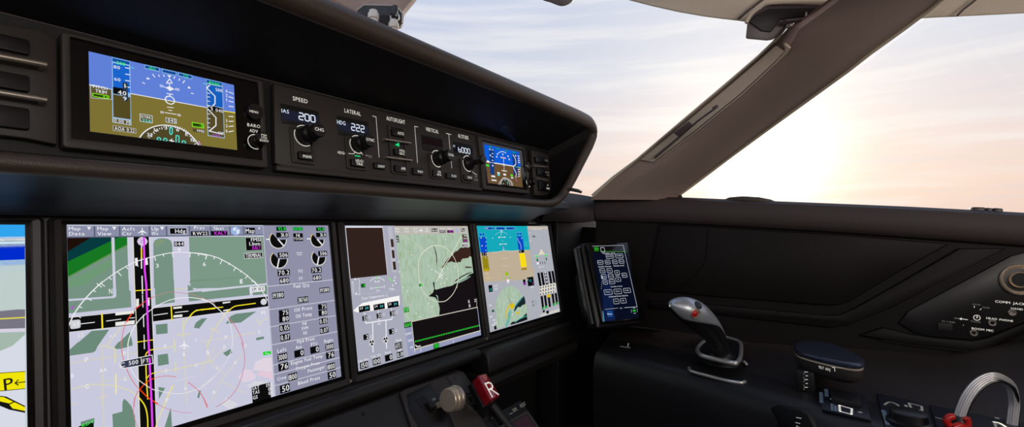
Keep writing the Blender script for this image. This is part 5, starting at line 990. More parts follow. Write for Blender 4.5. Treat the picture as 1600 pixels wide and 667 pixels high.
c = Canvas(conP, base=.0045); c.line([(1380, 641), (1387, 663)], 1.8, M['faint']).line([(1383, 642), (1389, 660)], .8, M['faint']).line([(1420, 629.5), (1440, 634.5), (1441, 641.5), (1424, 638), (1420, 629.5)], .9, w1).line([(1415, 633), (1419.5, 641)], 1.2, w1).line([(1392, 653), (1395, 657)], 2, w1).line([(1443, 654), (1447, 660)], 2, w1).disc(1400, 656, 1, M['white'], n=8).disc(1437, 648, 1.4, M['white'], n=8).curve([(1382, 632), (1390, 628), (1402, 632), (1407, 639)], .8, w1).text('OFF', 1404, 1410, 645, 3.2, w1); c.build('white_markings', t)
mb = MB(); p = conP.hit(1420, 662, .004); mb.lathe(p, (0, 0, 1), [(.026, 0), (.026, .004), (.022, .006), (.021, .016), (.018, .018), (0, .018)], n=32); mb.build('rotary_knob', t, M['black'], smooth=True)
t = cpanel([(1452, 632), (1600, 661), (1640, 720), (1475, 700)], 'slate panel behind the hose loop at the lower right')
c = Canvas(conP, base=.0045); c.curve([(1552, 659), (1562, 661), (1572, 667)], 1.0, M['white']).line([(1554, 660), (1558, 672)], 1, w1).disc(1558, 653, .9, w1, n=8); c.line([(1462, 652), (1495, 660)], .6, w1); c.build('white_markings', t)

# ================================================================== sidestick
t = thing('sidestick', 'silver and black sidestick grip with a red button, on the side console', 'control stick', K(1122, 580))
tb = K(1124, 575).length/ray(1124, 575).length
def Q(px, py, k=1.0): return ray(px, py)*(tb*k)
sp = [(1046.5, 477.5, 2.5, .925), (1050, 477, 7.5, .926), (1058, 479, 13.5, .93), (1070, 483.5, 18.5, .935), (1084, 491.5, 21, .945), (1098, 503, 19.5, .955), (1109, 515, 17.5, .965), (1118, 529, 15.5, .97), (1124, 543, 15, .975), (1126, 556, 16, .98)]
sm = smooth_pts(sp, 4); mb = MB()
mb.tube([Q(a, b, k) for a, b, r, k in sm], [r*tb/F_PX*.93 for a, b, r, k in sm], n=22); mb.build('black_grip', t, M['black'], smooth=True)
# silver shell: upper arc over the grip
pts = [Q(a, b, k) for a, b, r, k in sm]; rr = [r*tb/F_PX*1.0 for a, b, r, k in sm]; secs = []
camv = ray(1090, 490).normalized()
for i, p in enumerate(pts):
    T = (pts[min(i+1, len(pts)-1)]-pts[max(i-1, 0)]).normalized(); U = (V((0, 0, 1))-T*T.z).normalized(); Rv = T.cross(U)
    f = i/(len(pts)-1); lo_, hi_ = (-150+105*min(1, f*1.35), 150)
    secs.append([p+(U*math.cos(math.radians(a))+Rv*math.sin(math.radians(a)))*rr[i] for a in [lo_+(hi_-lo_)*j/18 for j in range(19)]])
# decide which side faces the pilot
side = 1 if (secs[10][0]-pts[10]).dot(camv) > (secs[10][-1]-pts[10]).dot(camv) else -1
secs = []
for i, p in enumerate(pts):
    T = (pts[min(i+1, len(pts)-1)]-pts[max(i-1, 0)]).normalized(); U = (V((0, 0, 1))-T*T.z).normalized(); Rv = -camv-T*(-camv).dot(T); Rv = (Rv-U*Rv.dot(U)).normalized()
    f = i/(len(pts)-1); lim = 150-118*max(0, min(1, (f-.3)*1.9))
    secs.append([p+(U*math.cos(math.radians(a))+Rv*math.sin(math.radians(a)))*rr[i] for a in [-100+(lim+100)*j/20 for j in range(21)]])
secs = secs[:int(len(secs)*.86)]
mb = MB(); mb.loft(secs); sh = mb.build('silver_shell', t, M['silver'], smooth=True)
sm_ = sh.modifiers.new('thick', 'SOLIDIFY'); sm_.thickness = .0012; sm_.offset = 0
def onstick(px, py, r, name, mat, prof):
    d = ray(px, py).normalized(); best = None
    for i, p in enumerate(pts):     # nearest surface point along the sight line towards this spot of the grip
        L_ = p.dot(d); w = p-d*L_; h_ = rr[i]**2-w.length_squared
        if h_ > 0:
            s_ = L_-math.sqrt(h_)
            if best is None or s_ < best[0]: best = (s_, p)
    P_ = d*best[0]; n_ = (P_-best[1]).normalized(); mb = MB(); mb.lathe(P_-n_*.001, n_, [(r*a, b) for a, b in prof], n=24); return mb.build(name, t, M[mat], smooth=True)
onstick(1090.6, 476.8, .0078, 'black_button', 'black', [(1, 0), (1, .002), (.8, .0035), (0, .004)])
onstick(1086.6, 489.8, .0098, 'button_cup', 'satin', [(1, 0), (1, .0018), (.86, .0022), (.78, .0012), (.7, .0014), (0, .0014)])
onstick(1084.8, 489.5, .006, 'red_button', 'redp', [(1, 0), (1, .003), (.75, .0042), (0, .0048)])
mb = MB(); p = Q(1047.3, 477.5, .924); mb.lathe(p, (ray(1047, 477).normalized()*-1), [(.0022, 0), (.0018, .0014), (0, .002)]); mb.build('white_tip_light', t, M['white'], smooth=True)
zc = -.252; ringp = [(1107, 530), (1096, 537), (1090, 545), (1091, 551), (1098, 556), (1120, 562), (1146, 567.5), (1152, 565.5), (1157, 557), (1158, 542), (1156, 535), (1150, 532), (1130, 527)]
ring3 = [K(x, y, zc) for x, y in ringp]; rs = smooth_pts([tuple(p) for p in ring3+[ring3[0]]], 4)[:-1]
mb = MB(); mb.tube(rs, .0042, n=10, closed=True, ell=1.1); mb.build('chrome_collar_ring', t, M['chrome'], smooth=True)
mb = MB(); mb.prism([V(p)-V((0, 0, .006)) for p in rs], [V(p)+V((0, 0, .001)) for p in rs]); mb.build('collar_plate', t, M['black'], smooth=False)
cc = sum((V(p) for p in rs), V())/len(rs); mb = MB(); mb.lathe(V((cc.x, cc.y, -.281)), (0, 0, 1), [(.040, 0), (.038, .008), (.030, .016), (.028, .024), (0, .024)], n=28); mb.build('boot', t, M['deep'], smooth=True)
mb = MB(); mb.lathe(V((Q(1126, 552, .98).x, Q(1126, 552, .98).y, zc)), (0, 0, 1), [(.026, 0), (.025, .004), (.021, .006), (.018, .012)], n=28); mb.build('neck_ring', t, M['black'], smooth=True)
t = thing('sidestick_base_trim', 'chrome edged recess in the console under the sidestick', 'trim', K(1120, 588))
bt = [(1080, 571), (1076.5, 575), (1080, 580), (1105, 587), (1135, 594.5), (1158, 598), (1164, 596), (1166, 588), (1164, 566)]
b3 = [K(x, y, -.2795) for x, y in bt]; mb = MB(); mb.tube([V(p) for p in smooth_pts([tuple(p) for p in b3[1:-2]], 4)], .0032, n=10); mb.build('chrome_edge', t, M['chrome'], smooth=True)
mb = MB(); mb.prism([p-V((0, 0, .002)) for p in b3+[K(1120, 556, -.2795)]], [p+V((0, 0, .0012)) for p in b3+[K(1120, 556, -.2795)]]); mb.build('recess_plate', t, M['deep'])
mb = MB(); mb.tube([K(1150, 562, -.27), K(1163, 565.5, -.27), K(1167, 570, -.275)], .003, n=8); mb.build('rear_rail', t, M['satin'], smooth=True)
# small tick mark on the ledge
c = Canvas(Frame(V((0, 0, -.2798)), (0, -1, 0), (1, 0, 0)), base=.0008); c.line([(982, 536), (981, 541)], .5, M['dimw']).line([(970, 541), (984, 543)], .7, M['dimw']); c.mb.build('ledge_marking', console_)

# ================================================================== armrest
t = thing('armrest', 'navy leather armrest pad on a bronze edged body lettered TILT ADJ', 'armrest', K(1262, 606))
def outline(z, dy, k=1.0):
    o = [(1240.5, 541), (1244, 535), (1254, 532.5), (1272, 533), (1300, 538), (1328, 549), (1347, 559.5), (1351, 566), (1346, 570.5), (1330, 570), (1300, 564.5), (1265, 556), (1245, 549)]
    p = [K(x, y, z) for x, y in o]; c_ = sum(p, V())/len(p); return [c_+(q-c_)*k+V((0, 0, dy)) for q in smooth_ring(p)]
def smooth_ring(p):
    q = smooth_pts([tuple(a) for a in [p[-1]]+p+[p[0], p[1]]], 3); return [V(a) for a in q[3:-3]][:-0 or None][:len(p)*3]
za = -.2185
mb = MB(); R_ = [(0.86, .0022), (.955, .0016), (1.0, -.0008), (1.004, -.0032), (.985, -.0058), (.95, -.0064)]
base_o = outline(za, 0); cc = sum(base_o, V())/len(base_o)
mb.loft([[cc+(q-cc)*k+V((0, 0, d)) for q in base_o] for k, d in R_], close=True); mb.build('leather_pad', t, M['blue'], smooth=True)
mb = MB(); mb.loft([[cc+(q-cc)*k+V((0, 0, d)) for q in base_o] for k, d in ((.955, -.0062), (.97, -.0068), (.983, -.0078), (.983, -.0092), (.97, -.0098))], close=True); mb.build('bronze_edge', t, M['brass'], smooth=True)
mb = MB(); mb.loft([[cc+(q-cc)*k+V((0, 0, d)) for q in base_o] for k, d in ((.983, -.0094), (.972, -.018), (.93, -.026), (.80, -.033), (.5, -.036))], close=True); mb.build('lower_body', t, M['plate'], smooth=True)
cp = K(1261, 600, -.27); mb = MB(); mb.prism([V((cp.x+a, cp.y+b, -.281)) for a, b in ((-.014, -.012), (.02, -.012), (.02, .016), (-.014, .016))], [V((cp.x+a, cp.y+b, -.245)) for a, b in ((-.014, -.012), (.02, -.012), (.02, .016), (-.014, .016))]); mb.build('support_post', t, M['deep'], bevel=.003)
tf = Frame(V((cp.x-.0145, cp.y, -.26)), (0, -1, 0), (0, 0, 1))
c = Canvas(tf, base=.0004)
for i in range(5): c.line([(1257+(i % 2)*2, 581+i*6), (1262, 581+i*6)], .9, M['white']).disc(1256, 584+i*6, .8, M['dimw'], n=6)
c.build('scale_marks', t)
uu_ = K(1302, 565, za)-K(1266, 556.3, za); uu_.z = 0
tf = Frame(K(1285, 560.8, za)-V((0, 0, .016)), uu_, V((0, 0, 1))); tf.o = tf.o+tf.n*.0015
c = Canvas(tf, base=.0004); c.text('TILT ADJ', 1279, 1297, 575, 3.8, M['white']).line([(1300, 573.5), (1304, 574.5), (1304.5, 580)], 1.0, M['white']); c.build('tilt_adjust_lettering', t)

# ================================================================== oxygen hose
t = thing('oxygen_mask_hose', 'looped grey braided hose with red clamps standing on the console at lower right', 'hose', conP.hit(1500, 700))
hk = ray(1500, 655).length; ht = K(1520, 668).length/ray(1520, 668).length*.96
def Hh(px, py, k=1.0): return ray(px, py)*(ht*k)
hp = [(1499, 652, 1.0), (1504, 636, 1.0), (1513, 617, 1.0), (1527, 600, 1.0), (1543, 590.5, 1.0), (1558, 589, 1.0), (1574, 597, 1.02), (1582, 610, 1.03), (1585, 630, 1.04), (1583, 650, 1.04), (1580, 675, 1.04), (1578, 700, 1.04)]
h3 = [Hh(*p) for p in hp]; hs = smooth_pts([tuple(p) for p in h3], 5)
for j in range(5):
    mb = MB(); n_ = len(hs); pp = []
    for i, p in enumerate(hs):
        T = (V(hs[min(i+1, n_-1)])-V(hs[max(i-1, 0)])).normalized(); o_ = T.cross(-ray(1545, 600).normalized()).normalized(); D = T.cross(o_); pp.append(V(p)+o_*(j-2)*.0022+D*(.0008*(abs(j-2)-1)))
    mb.tube(pp, .0014, n=8); mb.build('hose_strand', t, M['hose'], smooth=True)
mb = MB(); off = [V(p)+ray(1545, 600).normalized()*.004+V((.0, -.004, -.005)) for p in smooth_pts([tuple(p) for p in h3], 4)]; mb.tube(off, .0022, n=8); mb.build('black_cord', t, M['black'], smooth=True)
mb = MB(); mb.tube([Hh(1499, 650), Hh(1496, 664), Hh(1490, 690)], [.0085, .0125, .0125], n=16); mb.build('black_collar', t, M['black'], smooth=True)
for q in ([(1489, 650.5), (1482, 652), (1479, 659), (1483, 664)], [(1510, 653), (1512, 660), (1510, 668)], [(1488, 668), (1500, 664.5), (1508, 672)]):
    mb = MB(); mb.tube([V(p) for p in smooth_pts([tuple(Hh(x, y, .985)) for x, y in q], 4)], .0042, n=12); mb.build('red_clamp', t, M['redp'], smooth=True)

# ================================================================== windshield pillar
def D(px, py, f, base=1.2, top=.75): return ray(px, py)*(base+(top-base)*f)
st = [  # left edge, channel in, channel out, ridge, right edge   (pixel), f = how far up
 (((922, 312), (926, 312), (960, 312), (1010, 312), (1066, 313)), -.02),
 (((928, 304), (932, 303), (966, 303), (1014, 303), (1062, 305.5)), 0),
 (((956, 280), (962, 280), (984, 284), (1045, 281), (1096, 280)), .09),
 (((993, 251), (1000, 251), (1024, 254), (1085, 250), (1139, 247)), .2),
 (((1060, 194), (1067, 195), (1091, 203), (1148, 198), (1200, 202)), .4),
 (((1130, 135), (1137, 137), (1160, 147), (1208, 140), (1268, 152.5)), .6),
 (((1185, 88), (1192, 90), (1212, 99), (1254, 98), (1325, 111)), .76),
 (((1210, 65), (1217, 66), (1233, 74), (1276, 72), (1362, 82)), .84),
 (((1232, 41), (1238, 40), (1250, 45), (1312, 42), (1412, 46)), .93),
 (((1262, 22), (1268, 20), (1285, 20), (1350, 14), (1452, 16)), 1.0),
 (((1300, -6), (1306, -6), (1325, -10), (1400, -24), (1500, -24)), 1.1),
 (((1370, -80), (1376, -80), (1395, -84), (1470, -96), (1590, -96)), 1.32)]
mb = MB(); secs = []
for P5, f in st:
    a, b, c_, d, e = [D(x, y, f) for x, y in P5]
    vd = ray(*P5[3]).normalized(); sh_ = .022 if f > .05 else .022*max(0, f/.05); a = a+vd*sh_; b = b+vd*sh_; rec = .004 if .15 < f < .86 else 0.0
    b2 = b+vd*rec; c2 = c_+vd*rec
    d2 = d-vd*.022; m = (c_*.5+d*.5)-vd*.015; e2 = (d*.5+e*.5)-vd*.018; e3 = d*.15+e*.85-vd*.001
    secs.append([a+vd*.05, a+vd*.003, a, b2, c2, c_-vd*.001+(d-c_)*.06, m, d2, e2, e3, e+vd*.006, e+vd*.05+(d-e)*.1])
mb.loft(secs, close=True); t = thing('windshield_pillar', 'broad taupe padded pillar slanting between the windshield and the side window', 'pillar', D(1000, 306, 0)); mb.build('padded_cover', t, M['pillar'], smooth=True)
mb = MB(); q = [(993, 251), (1024, 254), (1091, 203), (1160, 147), (1212, 99), (1229, 80), (1227, 72), (1213, 66), (1185, 88), (1130, 135), (1060, 194)]
fs_ = [.2, .2, .4, .6, .76, .83, .85, .84, .76, .6, .4]
pl = [D(x+dx, y+dy, f) for (x, y), f, (dx, dy) in zip(q, fs_, [(6, 0)]*1+[(-3, -1)]*4+[(-3, 0), (-3, 1), (2, 3)]+[(6, 2)]*3)]
vd = ray(1110, 160).normalized(); n_ = len(pl)
stp = MB(); L_ = [pl[0], pl[10], pl[9], pl[8], pl[7]]; R2 = [pl[1], pl[2], pl[3], pl[4], pl[5]]
stp.loft([[a+vd*.0205, b+vd*.0015] for a, b in zip(L_, R2)]); stp.build('channel_inset', t, M['channel'], smooth=True)
mb = MB(); mb.tube([D(x, y, f)+vd*.001 for (x, y), f in zip([(1024, 254), (1091, 203), (1160, 147), (1212, 99), (1228, 82), (1232, 74), (1226, 68)], [.2, .4, .6, .76, .82, .84, .85])], [.0012, .0015, .0015, .0018, .0035, .0045, .002], n=8); mb.build('channel_lip', t, M['channel'], smooth=True)
mb = MB(); mb.tube([D(x, y, f)+vd*(.021 if f > .05 else 0) for (x, y), f in zip([(926, 306), (956, 279), (993, 250.5), (1060, 193.5), (1130, 134.5), (1185, 87.5), (1210, 64), (1222, 50), (1229, 40), (1240, 35)], [0, .09, .2, .4, .6, .76, .84, .88, .91, .95])], [.005, .004, .0022, .0022, .0022, .0022, .0022, .003, .0035, .003], n=8); mb.build('glass_edge_seal', t, M['edge'], smooth=True)
mb = MB(); mb.tube([D(x, y, f)+vd*.002 for (x, y), f in zip([(1062, 305), (1096, 280), (1139, 247.5), (1200, 202.5), (1268, 153), (1325, 111.5), (1362, 82.5), (1412, 46.5), (1452, 16.5), (1500, -24)], [0, .09, .2, .4, .6, .76, .84, .93, 1, 1.1])], .0028, n=8); mb.build('side_glass_seal', t, M['edge'], smooth=True)
# grab rail with slider in the channel
t = thing('shade_slider', 'thin dark rail with a small sliding block in the pillar channel', 'slider', D(1062, 207, .4))
o_ = -vd*.006
mb = MB(); mb.tube([D(x, y, f)+o_ for x, y, f in ((1023, 246, .21), (1060, 215, .32), (1090, 189, .44), (1120, 167, .54))], [.003, .0022, .0022, .0022], n=8); mb.build('rail', t, M['purple'], smooth=True)
mb = MB(); q = [D(x, y, f)+o_*1.2 for x, y, f in ((1053, 207, .37), (1076, 189, .42), (1083, 195, .42), (1062, 214, .37))]; mb.prism(q, [p-vd*.008 for p in q]); mb.build('sliding_block', t, M['purple'], bevel=.0012)
mb = MB(); q = [D(x, y, f)+o_ for x, y, f in ((1112, 168, .54), (1120, 163, .55), (1123, 166, .55), (1115, 172, .54))]; mb.prism(q, [p-vd*.005 for p in q]); mb.build('end_stop', t, M['purple'], bevel=.001)

# ================================================================== overhead corner housing and headliner
t = thing('overhead_corner_housing', 'dark plum hooded housing at the top of the pillar under the headliner', 'housing', ray(1200, 30)*.80)
kf = .80; pol = [(1165, 60.5), (1168, 33), (1178, 21), (1190, 12), (1205, 6), (1300, 7), (1392, 10), (1398, 14), (1340, 24), (1262, 33), (1245, 33), (1234, 34), (1226, 42), (1216, 54), (1208, 62), (1198, 63.5)]
vd2 = ray(1230, 30).normalized()
mb = MB(); mb.prism([ray(x, y)*(kf+.07) for x, y in pol], [ray(x, y)*kf for x, y in pol]); mb.build('shell', t, M['purple'], bevel=.003)
mb = MB(); mb.tube([ray(x, y)*(kf-.004) for x, y in smooth_pts([(1166, 36), (1174, 23), (1188, 12), (1206, 5), (1300, 3.5), (1420, 4)], 4)], .0028, n=8); mb.build('lighter_rim', t, M['channel'], smooth=True)
mb = MB(); q = [(1171, 34), (1180, 24), (1200, 14), (1290, 12), (1270, 25), (1220, 30), (1205, 50), (1190, 48)]; mb.prism([ray(x, y)*(kf-.001) for x, y in q], [ray(x, y)*(kf-.003) for x, y in q]); mb.build('dark_opening', t, M['hood'], bevel=.001)
mb = MB(); mb.tube([ray(x, y)*(kf-.012) for x, y in ((1226, 34), (1262, 30), (1290, 20), (1297, 12), (1298, 9))], [.006, .0055, .0035, .002, .0015], n=10, ell=.6); mb.build('bracket_arm', t, M['purple'], smooth=True)
mb = MB(); mb.lathe(ray(1260, 27)*(kf-.015), (0, 0, 1), [(.003, -.004), (.002, .003), (.0008, .009), (0, .0092)]); mb.build('small_peg', t, M['satin'], smooth=True)
t = thing('windshield_header', 'tan curved headliner panel over the windshield, top centre right', 'headliner panel', ray(1090, 10)*.85)
def hdr(bot, topy, k, th, parent, mat, name, lip=True):
    mb = MB(); secs = []
    for x, y in bot:
        secs.append([ray(x, y)*(k+.02)+V((0, 0, .012)), ray(x, y)*k, ray(x, y-1.2)*(k-.002), ray(x+ (0), y-2.2)*(k+.0), ray(x-8, (y+topy)*.5)*(k-.02), ray(x-20, topy)*(k-.06), ray(x-20, topy)*(k-.06)+V((0, 0, .03))])
    mb.loft(secs, close=True); mb.build(name, parent, M[mat], smooth=True)
    if lip: mb = MB(); mb.tube([ray(x, y-.4)*k for x, y in bot], .0014, n=8); mb.build('edge_piping', parent, M['edge'], smooth=True)
hdr([(900, -30), (985, 0), (1020, 9), (1060, 18), (1100, 25), (1130, 29), (1153, 31.5), (1166, 33.5), (1182, 34), (1215, 26), (1270, 14), (1350, 2), (1430, -8), (1520, -40)], -330, .86, .01, t, 'cream', 'panel')
mb = MB(); mb.tube([ray(x, y)*.838 for x, y in ((1153, 30), (1165, 20), (1180, 8), (1196, -4), (1215, -20))], .0022, n=8); mb.build('dark_seam', t, M['purple'], smooth=True)
t = thing('side_window_header', 'cream headliner panel above the side window at the top right corner', 'headliner panel', ray(1530, 10)*.8)
hdr([(1410, 30.5), (1437, 28.2), (1460, 26.8), (1498, 25), (1540, 23), (1600, 20), (1700, 15), (1850, 8)], -330, .84, .01, t, 'cream', 'panel')
mb = MB(); mb.tube([ray(x, y)*.822 for x, y in ((1496, 24), (1506, 14), (1518, 5), (1530, -5), (1560, -30))], .0018, n=8); mb.build('dark_seam', t, M['purple'], smooth=True)
mb = MB(); q = ((1486, 25), (1498, 22.5), (1499, 24.4)); mb.prism([ray(x, y)*.838 for x, y in q], [ray(x, y)*.832 for x, y in q]); mb.build('seam_clip', t, M['brass'])
# bracket end at the very top
t = thing('overhead_bracket', 'dark rounded bracket end hanging into the windshield at the top edge', 'bracket', ray(876, -20)*.8)
mb = MB(); pol = smooth_pts([(830, -18), (845, -1.5), (860, 4), (872, 8.6), (880, 9.6), (889, 6.5), (897, 0), (906, -14), (925, -60), (960, -170), (860, -170), (835, -60)], 3); mb.prism([ray(x, y)*.86 for x, y in pol], [ray(x, y)*.80 for x, y in pol]); mb.build('cover', t, M['purple'], bevel=.004)
# head-up unit at the top left
t = thing('overhead_projector_housing', 'grey brown rounded overhead unit with a black octagonal plate above the glareshield', 'housing', ray(600, -30)*.78)
kk = .80
secs = []
for k_s, dz in ((0, .0), (.5, 0), (1, 0)): pass
outl = [(400, -200), (470, -40), (505, -2), (540, 18), (565, 32), (600, 44), (622, 46), (629, 40), (631.5, 26), (640, 14), (652, -1), (676, -40), (760, -200)]
op = smooth_pts(outl, 3)
mb = MB(); cx, cy = 600, -40
secs = [[ray(cx+(x-cx)*s_, cy+(y-cy)*s_)*k for x, y in op] for s_, k in ((.93, .98), (.99, .95), (1.0, .90), (.995, .86), (.97, .835), (.90, .822), (.7, .815), (.4, .812), (.05, .81))]
mb.loft(secs, close=True); mb.build('shell', t, M['pillar'], smooth=True)
oc = [(558, 16.5), (569, 8.5), (616, 9.5), (624, 15), (629.5, 22), (628.8, 37), (622, 43), (590, 52), (560, 40)]
mb = MB(); mb.prism([ray(x, y)*.80 for x, y in oc], [ray(x, y)*.792 for x, y in oc]); mb.build('octagonal_plate', t, M['black'], bevel=.0008)
mb = MB(); mb.tube([ray(x, y-.6)*.793 for x, y in oc[:6]], .0016, n=8); mb.build('plate_rim', t, M['satin'], smooth=True)
mb = MB(); pol = [(588, 22), (606, 23), (612, 34), (600, 50), (585, 40)]; mb.prism([ray(x, y)*.7915 for x, y in pol], [ray(x, y)*.789 for x, y in pol]); mb.build('cable_opening', t, M['deep'])
upz = V((0, 0, 1))
for x, y, s_ in ((583.5, 26, 1.0), (615, 41, .95)):
    o = ray(x, y)*.768; mb = MB(); r = .0078*s_
    mb.lathe(o-upz*.022, upz, [(r*1.1, 0), (r*1.1, .014), (r*.95, .0155), (r*.95, .0175), (r*1.12, .019), (r*1.12, .026), (r*.85, .029), (r*.85, .0315), (r*.6, .033), (0, .033)], n=24); mb.build('white_fitting', t, M['fit'], smooth=True)
mb = MB(); cpt = ray(617, 25)*.772; mb.tube([cpt+V((0, 0, .016)), cpt+V((0, 0, .008)), cpt+V((-.004, 0, .0))], .005, n=10); mb.build('black_stud', t, M['black'], smooth=True)
mb = MB(); mb.tube([cpt+(AX.x*V((1, 0, 0)) if False else V((.57, -.82, 0)))*(.0068*math.cos(a))+V((0, 0, .0068*math.sin(a)-.002)) for a in [math.radians(i*20) for i in range(18)]], .0012, n=8, closed=True); mb.build('wire_ring', t, M['chrome'], smooth=True)

# ================================================================== glass
def glassm():
    m = bpy.data.materials.new('window_glass'); m.use_nodes = True; nt = m.node_tree; nt.nodes.clear()
    tr = nt.nodes.new('ShaderNodeBsdfTransparent'); tr.inputs['Color'].default_value = (.97, .98, .98, 1); gl = nt.nodes.new('ShaderNodeBsdfGlossy'); gl.inputs['Roughness'].default_value = .03
    mx = nt.nodes.new('ShaderNodeMixShader'); mx.inputs['Fac'].default_value = .02; o = nt.nodes.new('ShaderNodeOutputMaterial')
    nt.links.new(tr.outputs[0], mx.inputs[1]); nt.links.new(gl.outputs[0], mx.inputs[2]); nt.links.new(mx.outputs[0], o.inputs['Surface']); return m
GM = glassm()
def pane(name, q):
    mb = MB(); nn = (q[1]-q[0]).cross(q[2]-q[0]).normalized(); mb.prism([p for p in q], [p+nn*.006 for p in q]); return struct(mb.build(name, None, GM))
pane('window_1', [V((-.30, 1.02, .2)), V((1.32, .56, .06)), D(1250, 60, .84)+ray(1215, 60).normalized()*.055, ray(1200, 10)*.90, ray(1000, -260)*.92, V((-.30, .52, .80))])
pane('window_2', [W(1066, 316, -.045), W(1800, 352, -.045), ray(1850, 2)*.86, ray(1480, 22)*.87, D(1462, 18, 1.0)+ray(1440, 20).normalized()*.05])

# ================================================================== shell around the pilot (mostly out of view)
def quadwall(name, q, mat, th=.02):
    mb = MB(); nn = (q[1]-q[0]).cross(q[2]-q[0]).normalized()*th; mb.prism(q, [p+nn for p in q]); return struct(mb.build(name, None, M[mat]))
quadwall('floor', [V((-.62, 1.1, -1.15)), V((-.62, -2.4, -1.15)), V((1.66, -2.4, -1.15)), V((1.66, 1.1, -1.15))], 'carpet', -.02)
quadwall('wall_front', [V((-.62, .68, -1.15)), V((1.40, .68, -1.15)), V((1.40, .68, .055)), V((-.62, .68, .055))], 'deep', -.02)
quadwall('wall_back', [V((-.75, -2.4, -1.15)), V((1.75, -2.4, -1.15)), V((1.75, -2.4, .75)), V((-.75, -2.4, .75))], 'cream')
quadwall('ceiling', [V((-.55, .25, .62)), V((1.1, .12, .60)), V((1.35, -2.4, .62)), V((-.7, -2.4, .62))], 'cream')
quadwall('wall_left', [V((-.40, .62, -1.15)), V((-.72, -2.4, -1.15)), V((-.72, -2.4, -.02)), V((-.40, .62, .06))], 'wall')
quadwall('wall_left_rear', [V((-.56, -.9, .0)), V((-.72, -2.4, .0)), V((-.72, -2.4, .62)), V((-.56, -.9, .62))], 'cream')
quadwall('wall_right_rear', [V((1.42, -.9, .0)), V((1.6, -2.4, .0)), V((1.4, -2.4, .62)), V((1.2, -.9, .62))], 'cream')

# ================================================================== sky
w = bpy.data.worlds.new('dawn_sky'); sc.world = w; w.use_nodes = True; nt = w.node_tree; nt.nodes.clear()
N = nt.nodes.new; Lk = nt.links.new
tc = N('ShaderNodeTexCoord'); out = N('ShaderNodeOutputWorld'); bg = N('ShaderNodeBackground')
sx = N('ShaderNodeSeparateXYZ'); Lk(tc.outputs['Generated'], sx.inputs[0])
def math_(op, a, b=None, clamp=False):
    m = N('ShaderNodeMath'); m.operation = op; m.use_clamp = clamp
    for i, v in enumerate((a, b)):
        if v is None: continue
        if isinstance(v, (int, float)): m.inputs[i].default_value = v
        else: Lk(v, m.inputs[i])
    return m.outputs[0]
def dot(d):
    v = N('ShaderNodeVectorMath'); v.operation = 'DOT_PRODUCT'; Lk(tc.outputs['Generated'], v.inputs[0]); v.inputs[1].default_value = d.normalized(); return v.outputs['Value']
def mixc(f, a, b, kind='MIX'):
    m = N('ShaderNodeMix'); m.data_type = 'RGBA'; m.blend_type = kind
    if isinstance(f, (int, float)): m.inputs['Factor'].default_value = f
    else: Lk(f, m.inputs['Factor'])
    for n_, v in (('A', a), ('B', b)):
        if isinstance(v, tuple): m.inputs[n_].default_value = (*v, 1)
        else: Lk(v, m.inputs[n_])
    return m.outputs['Result']
el = math_('MULTIPLY', sx.outputs['Z'], 1.0)
rp = N('ShaderNodeValToRGB'); Lk(math_('ADD', math_('MULTIPLY', el, 1.0), .1, True), rp.inputs['Fac']); r = rp.color_ramp
stops = [(0, (200, 170, 160)), (.10, (242, 204, 188)), (.17, (252, 218, 200)), (.27, (238, 222, 222)), (.40, (214, 220, 238)), (.55, (204, 214, 240)), (.75, (178, 196, 234)), (1.0, (128, 158, 214))]
r.elements[0].position = 0; r.elements[0].color = (*lin(stops[0][1]), 1); r.elements[1].position = 1; r.elements[1].color = (*lin(stops[-1][1]), 1)
for p, c_ in stops[1:-1]: e = r.elements.new(p); e.color = (*lin(c_), 1)
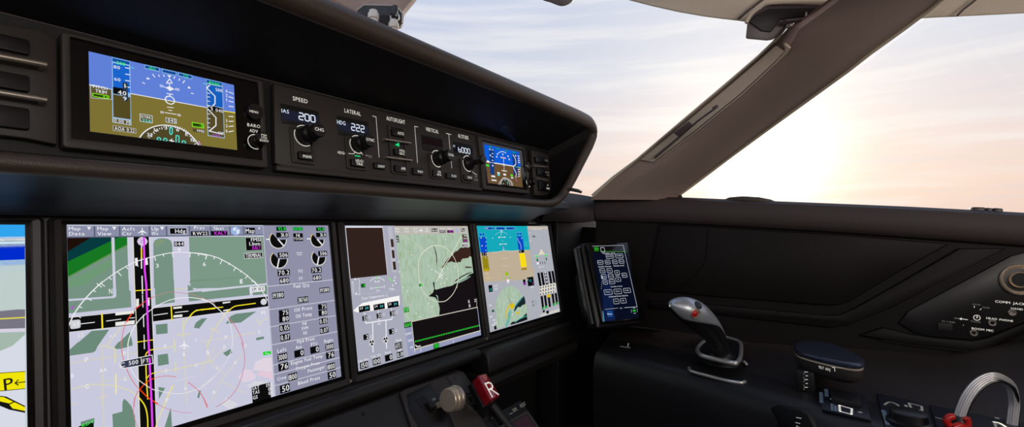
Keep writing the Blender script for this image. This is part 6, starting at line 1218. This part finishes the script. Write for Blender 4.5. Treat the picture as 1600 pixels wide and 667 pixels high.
# streaky high cloud
mp = N('ShaderNodeMapping'); mp.inputs['Scale'].default_value = (1.6, 1.6, 22); mp.inputs['Rotation'].default_value = (.03, 0, 0); Lk(tc.outputs['Generated'], mp.inputs['Vector'])
nz = N('ShaderNodeTexNoise'); nz.inputs['Scale'].default_value = 1.9; nz.inputs['Detail'].default_value = 5; nz.inputs['Roughness'].default_value = .5; Lk(mp.outputs[0], nz.inputs['Vector'])
cl = N('ShaderNodeMapRange'); cl.inputs['From Min'].default_value = .47; cl.inputs['From Max'].default_value = .68; Lk(nz.outputs['Fac'], cl.inputs['Value'])
col = mixc(math_('MULTIPLY', cl.outputs['Result'], .5), rp.outputs['Color'], (1.0, .98, .98))
dk = N('ShaderNodeMapRange'); dk.inputs['From Min'].default_value = .42; dk.inputs['From Max'].default_value = .28; Lk(nz.outputs['Fac'], dk.inputs['Value'])
col = mixc(math_('MULTIPLY', dk.outputs['Result'], .35), col, (.60, .66, .78))
sund = ray(1195, 200); g1 = math_('POWER', math_('MAXIMUM', dot(sund), 0), 26); g2 = math_('POWER', math_('MAXIMUM', dot(ray(1190, 250)), 0), 260)
g0 = math_('POWER', math_('MAXIMUM', dot(sund), 0), 5)
col = mixc(math_('MULTIPLY', g0, .25), col, (1.0, .93, .88))
a1 = N('ShaderNodeMix'); a1.data_type = 'RGBA'; a1.blend_type = 'ADD'; Lk(g1, a1.inputs['Factor']); Lk(col, a1.inputs['A']); a1.inputs['B'].default_value = (.32, .25, .15, 1)
a2 = N('ShaderNodeMix'); a2.data_type = 'RGBA'; a2.blend_type = 'ADD'; Lk(g2, a2.inputs['Factor']); Lk(a1.outputs['Result'], a2.inputs['A']); a2.inputs['B'].default_value = (2.0, 1.6, 1.1, 1)
# below the horizon the cloud sea is darker
Lk(a2.outputs['Result'], bg.inputs['Color']); bg.inputs['Strength'].default_value = 1.0; Lk(bg.outputs[0], out.inputs['Surface'])
# sun
sl = bpy.data.lights.new('sun', 'SUN'); sl.energy = 1.2; sl.angle = .09; sl.color = (1, .86, .7); so = bpy.data.objects.new('sun', sl); COL.objects.link(so)
so.rotation_euler = (-ray(1190, 235)).to_track_quat('-Z', 'Y').to_euler()
# unseen fill light added behind the pilots to brighten the interior
al = bpy.data.lights.new('cabin_fill', 'AREA'); al.shape = 'RECTANGLE'; al.size = .9; al.size_y = .5; al.energy = 12; al.color = (1, .93, .86)
ao = bpy.data.objects.new('cabin_fill', al); COL.objects.link(ao); ao.location = (-.05, -1.3, .5); ao.rotation_euler = (V((1.1, .2, .15))-V((-.05, -1.3, .5))).to_track_quat('-Z', 'Y').to_euler()
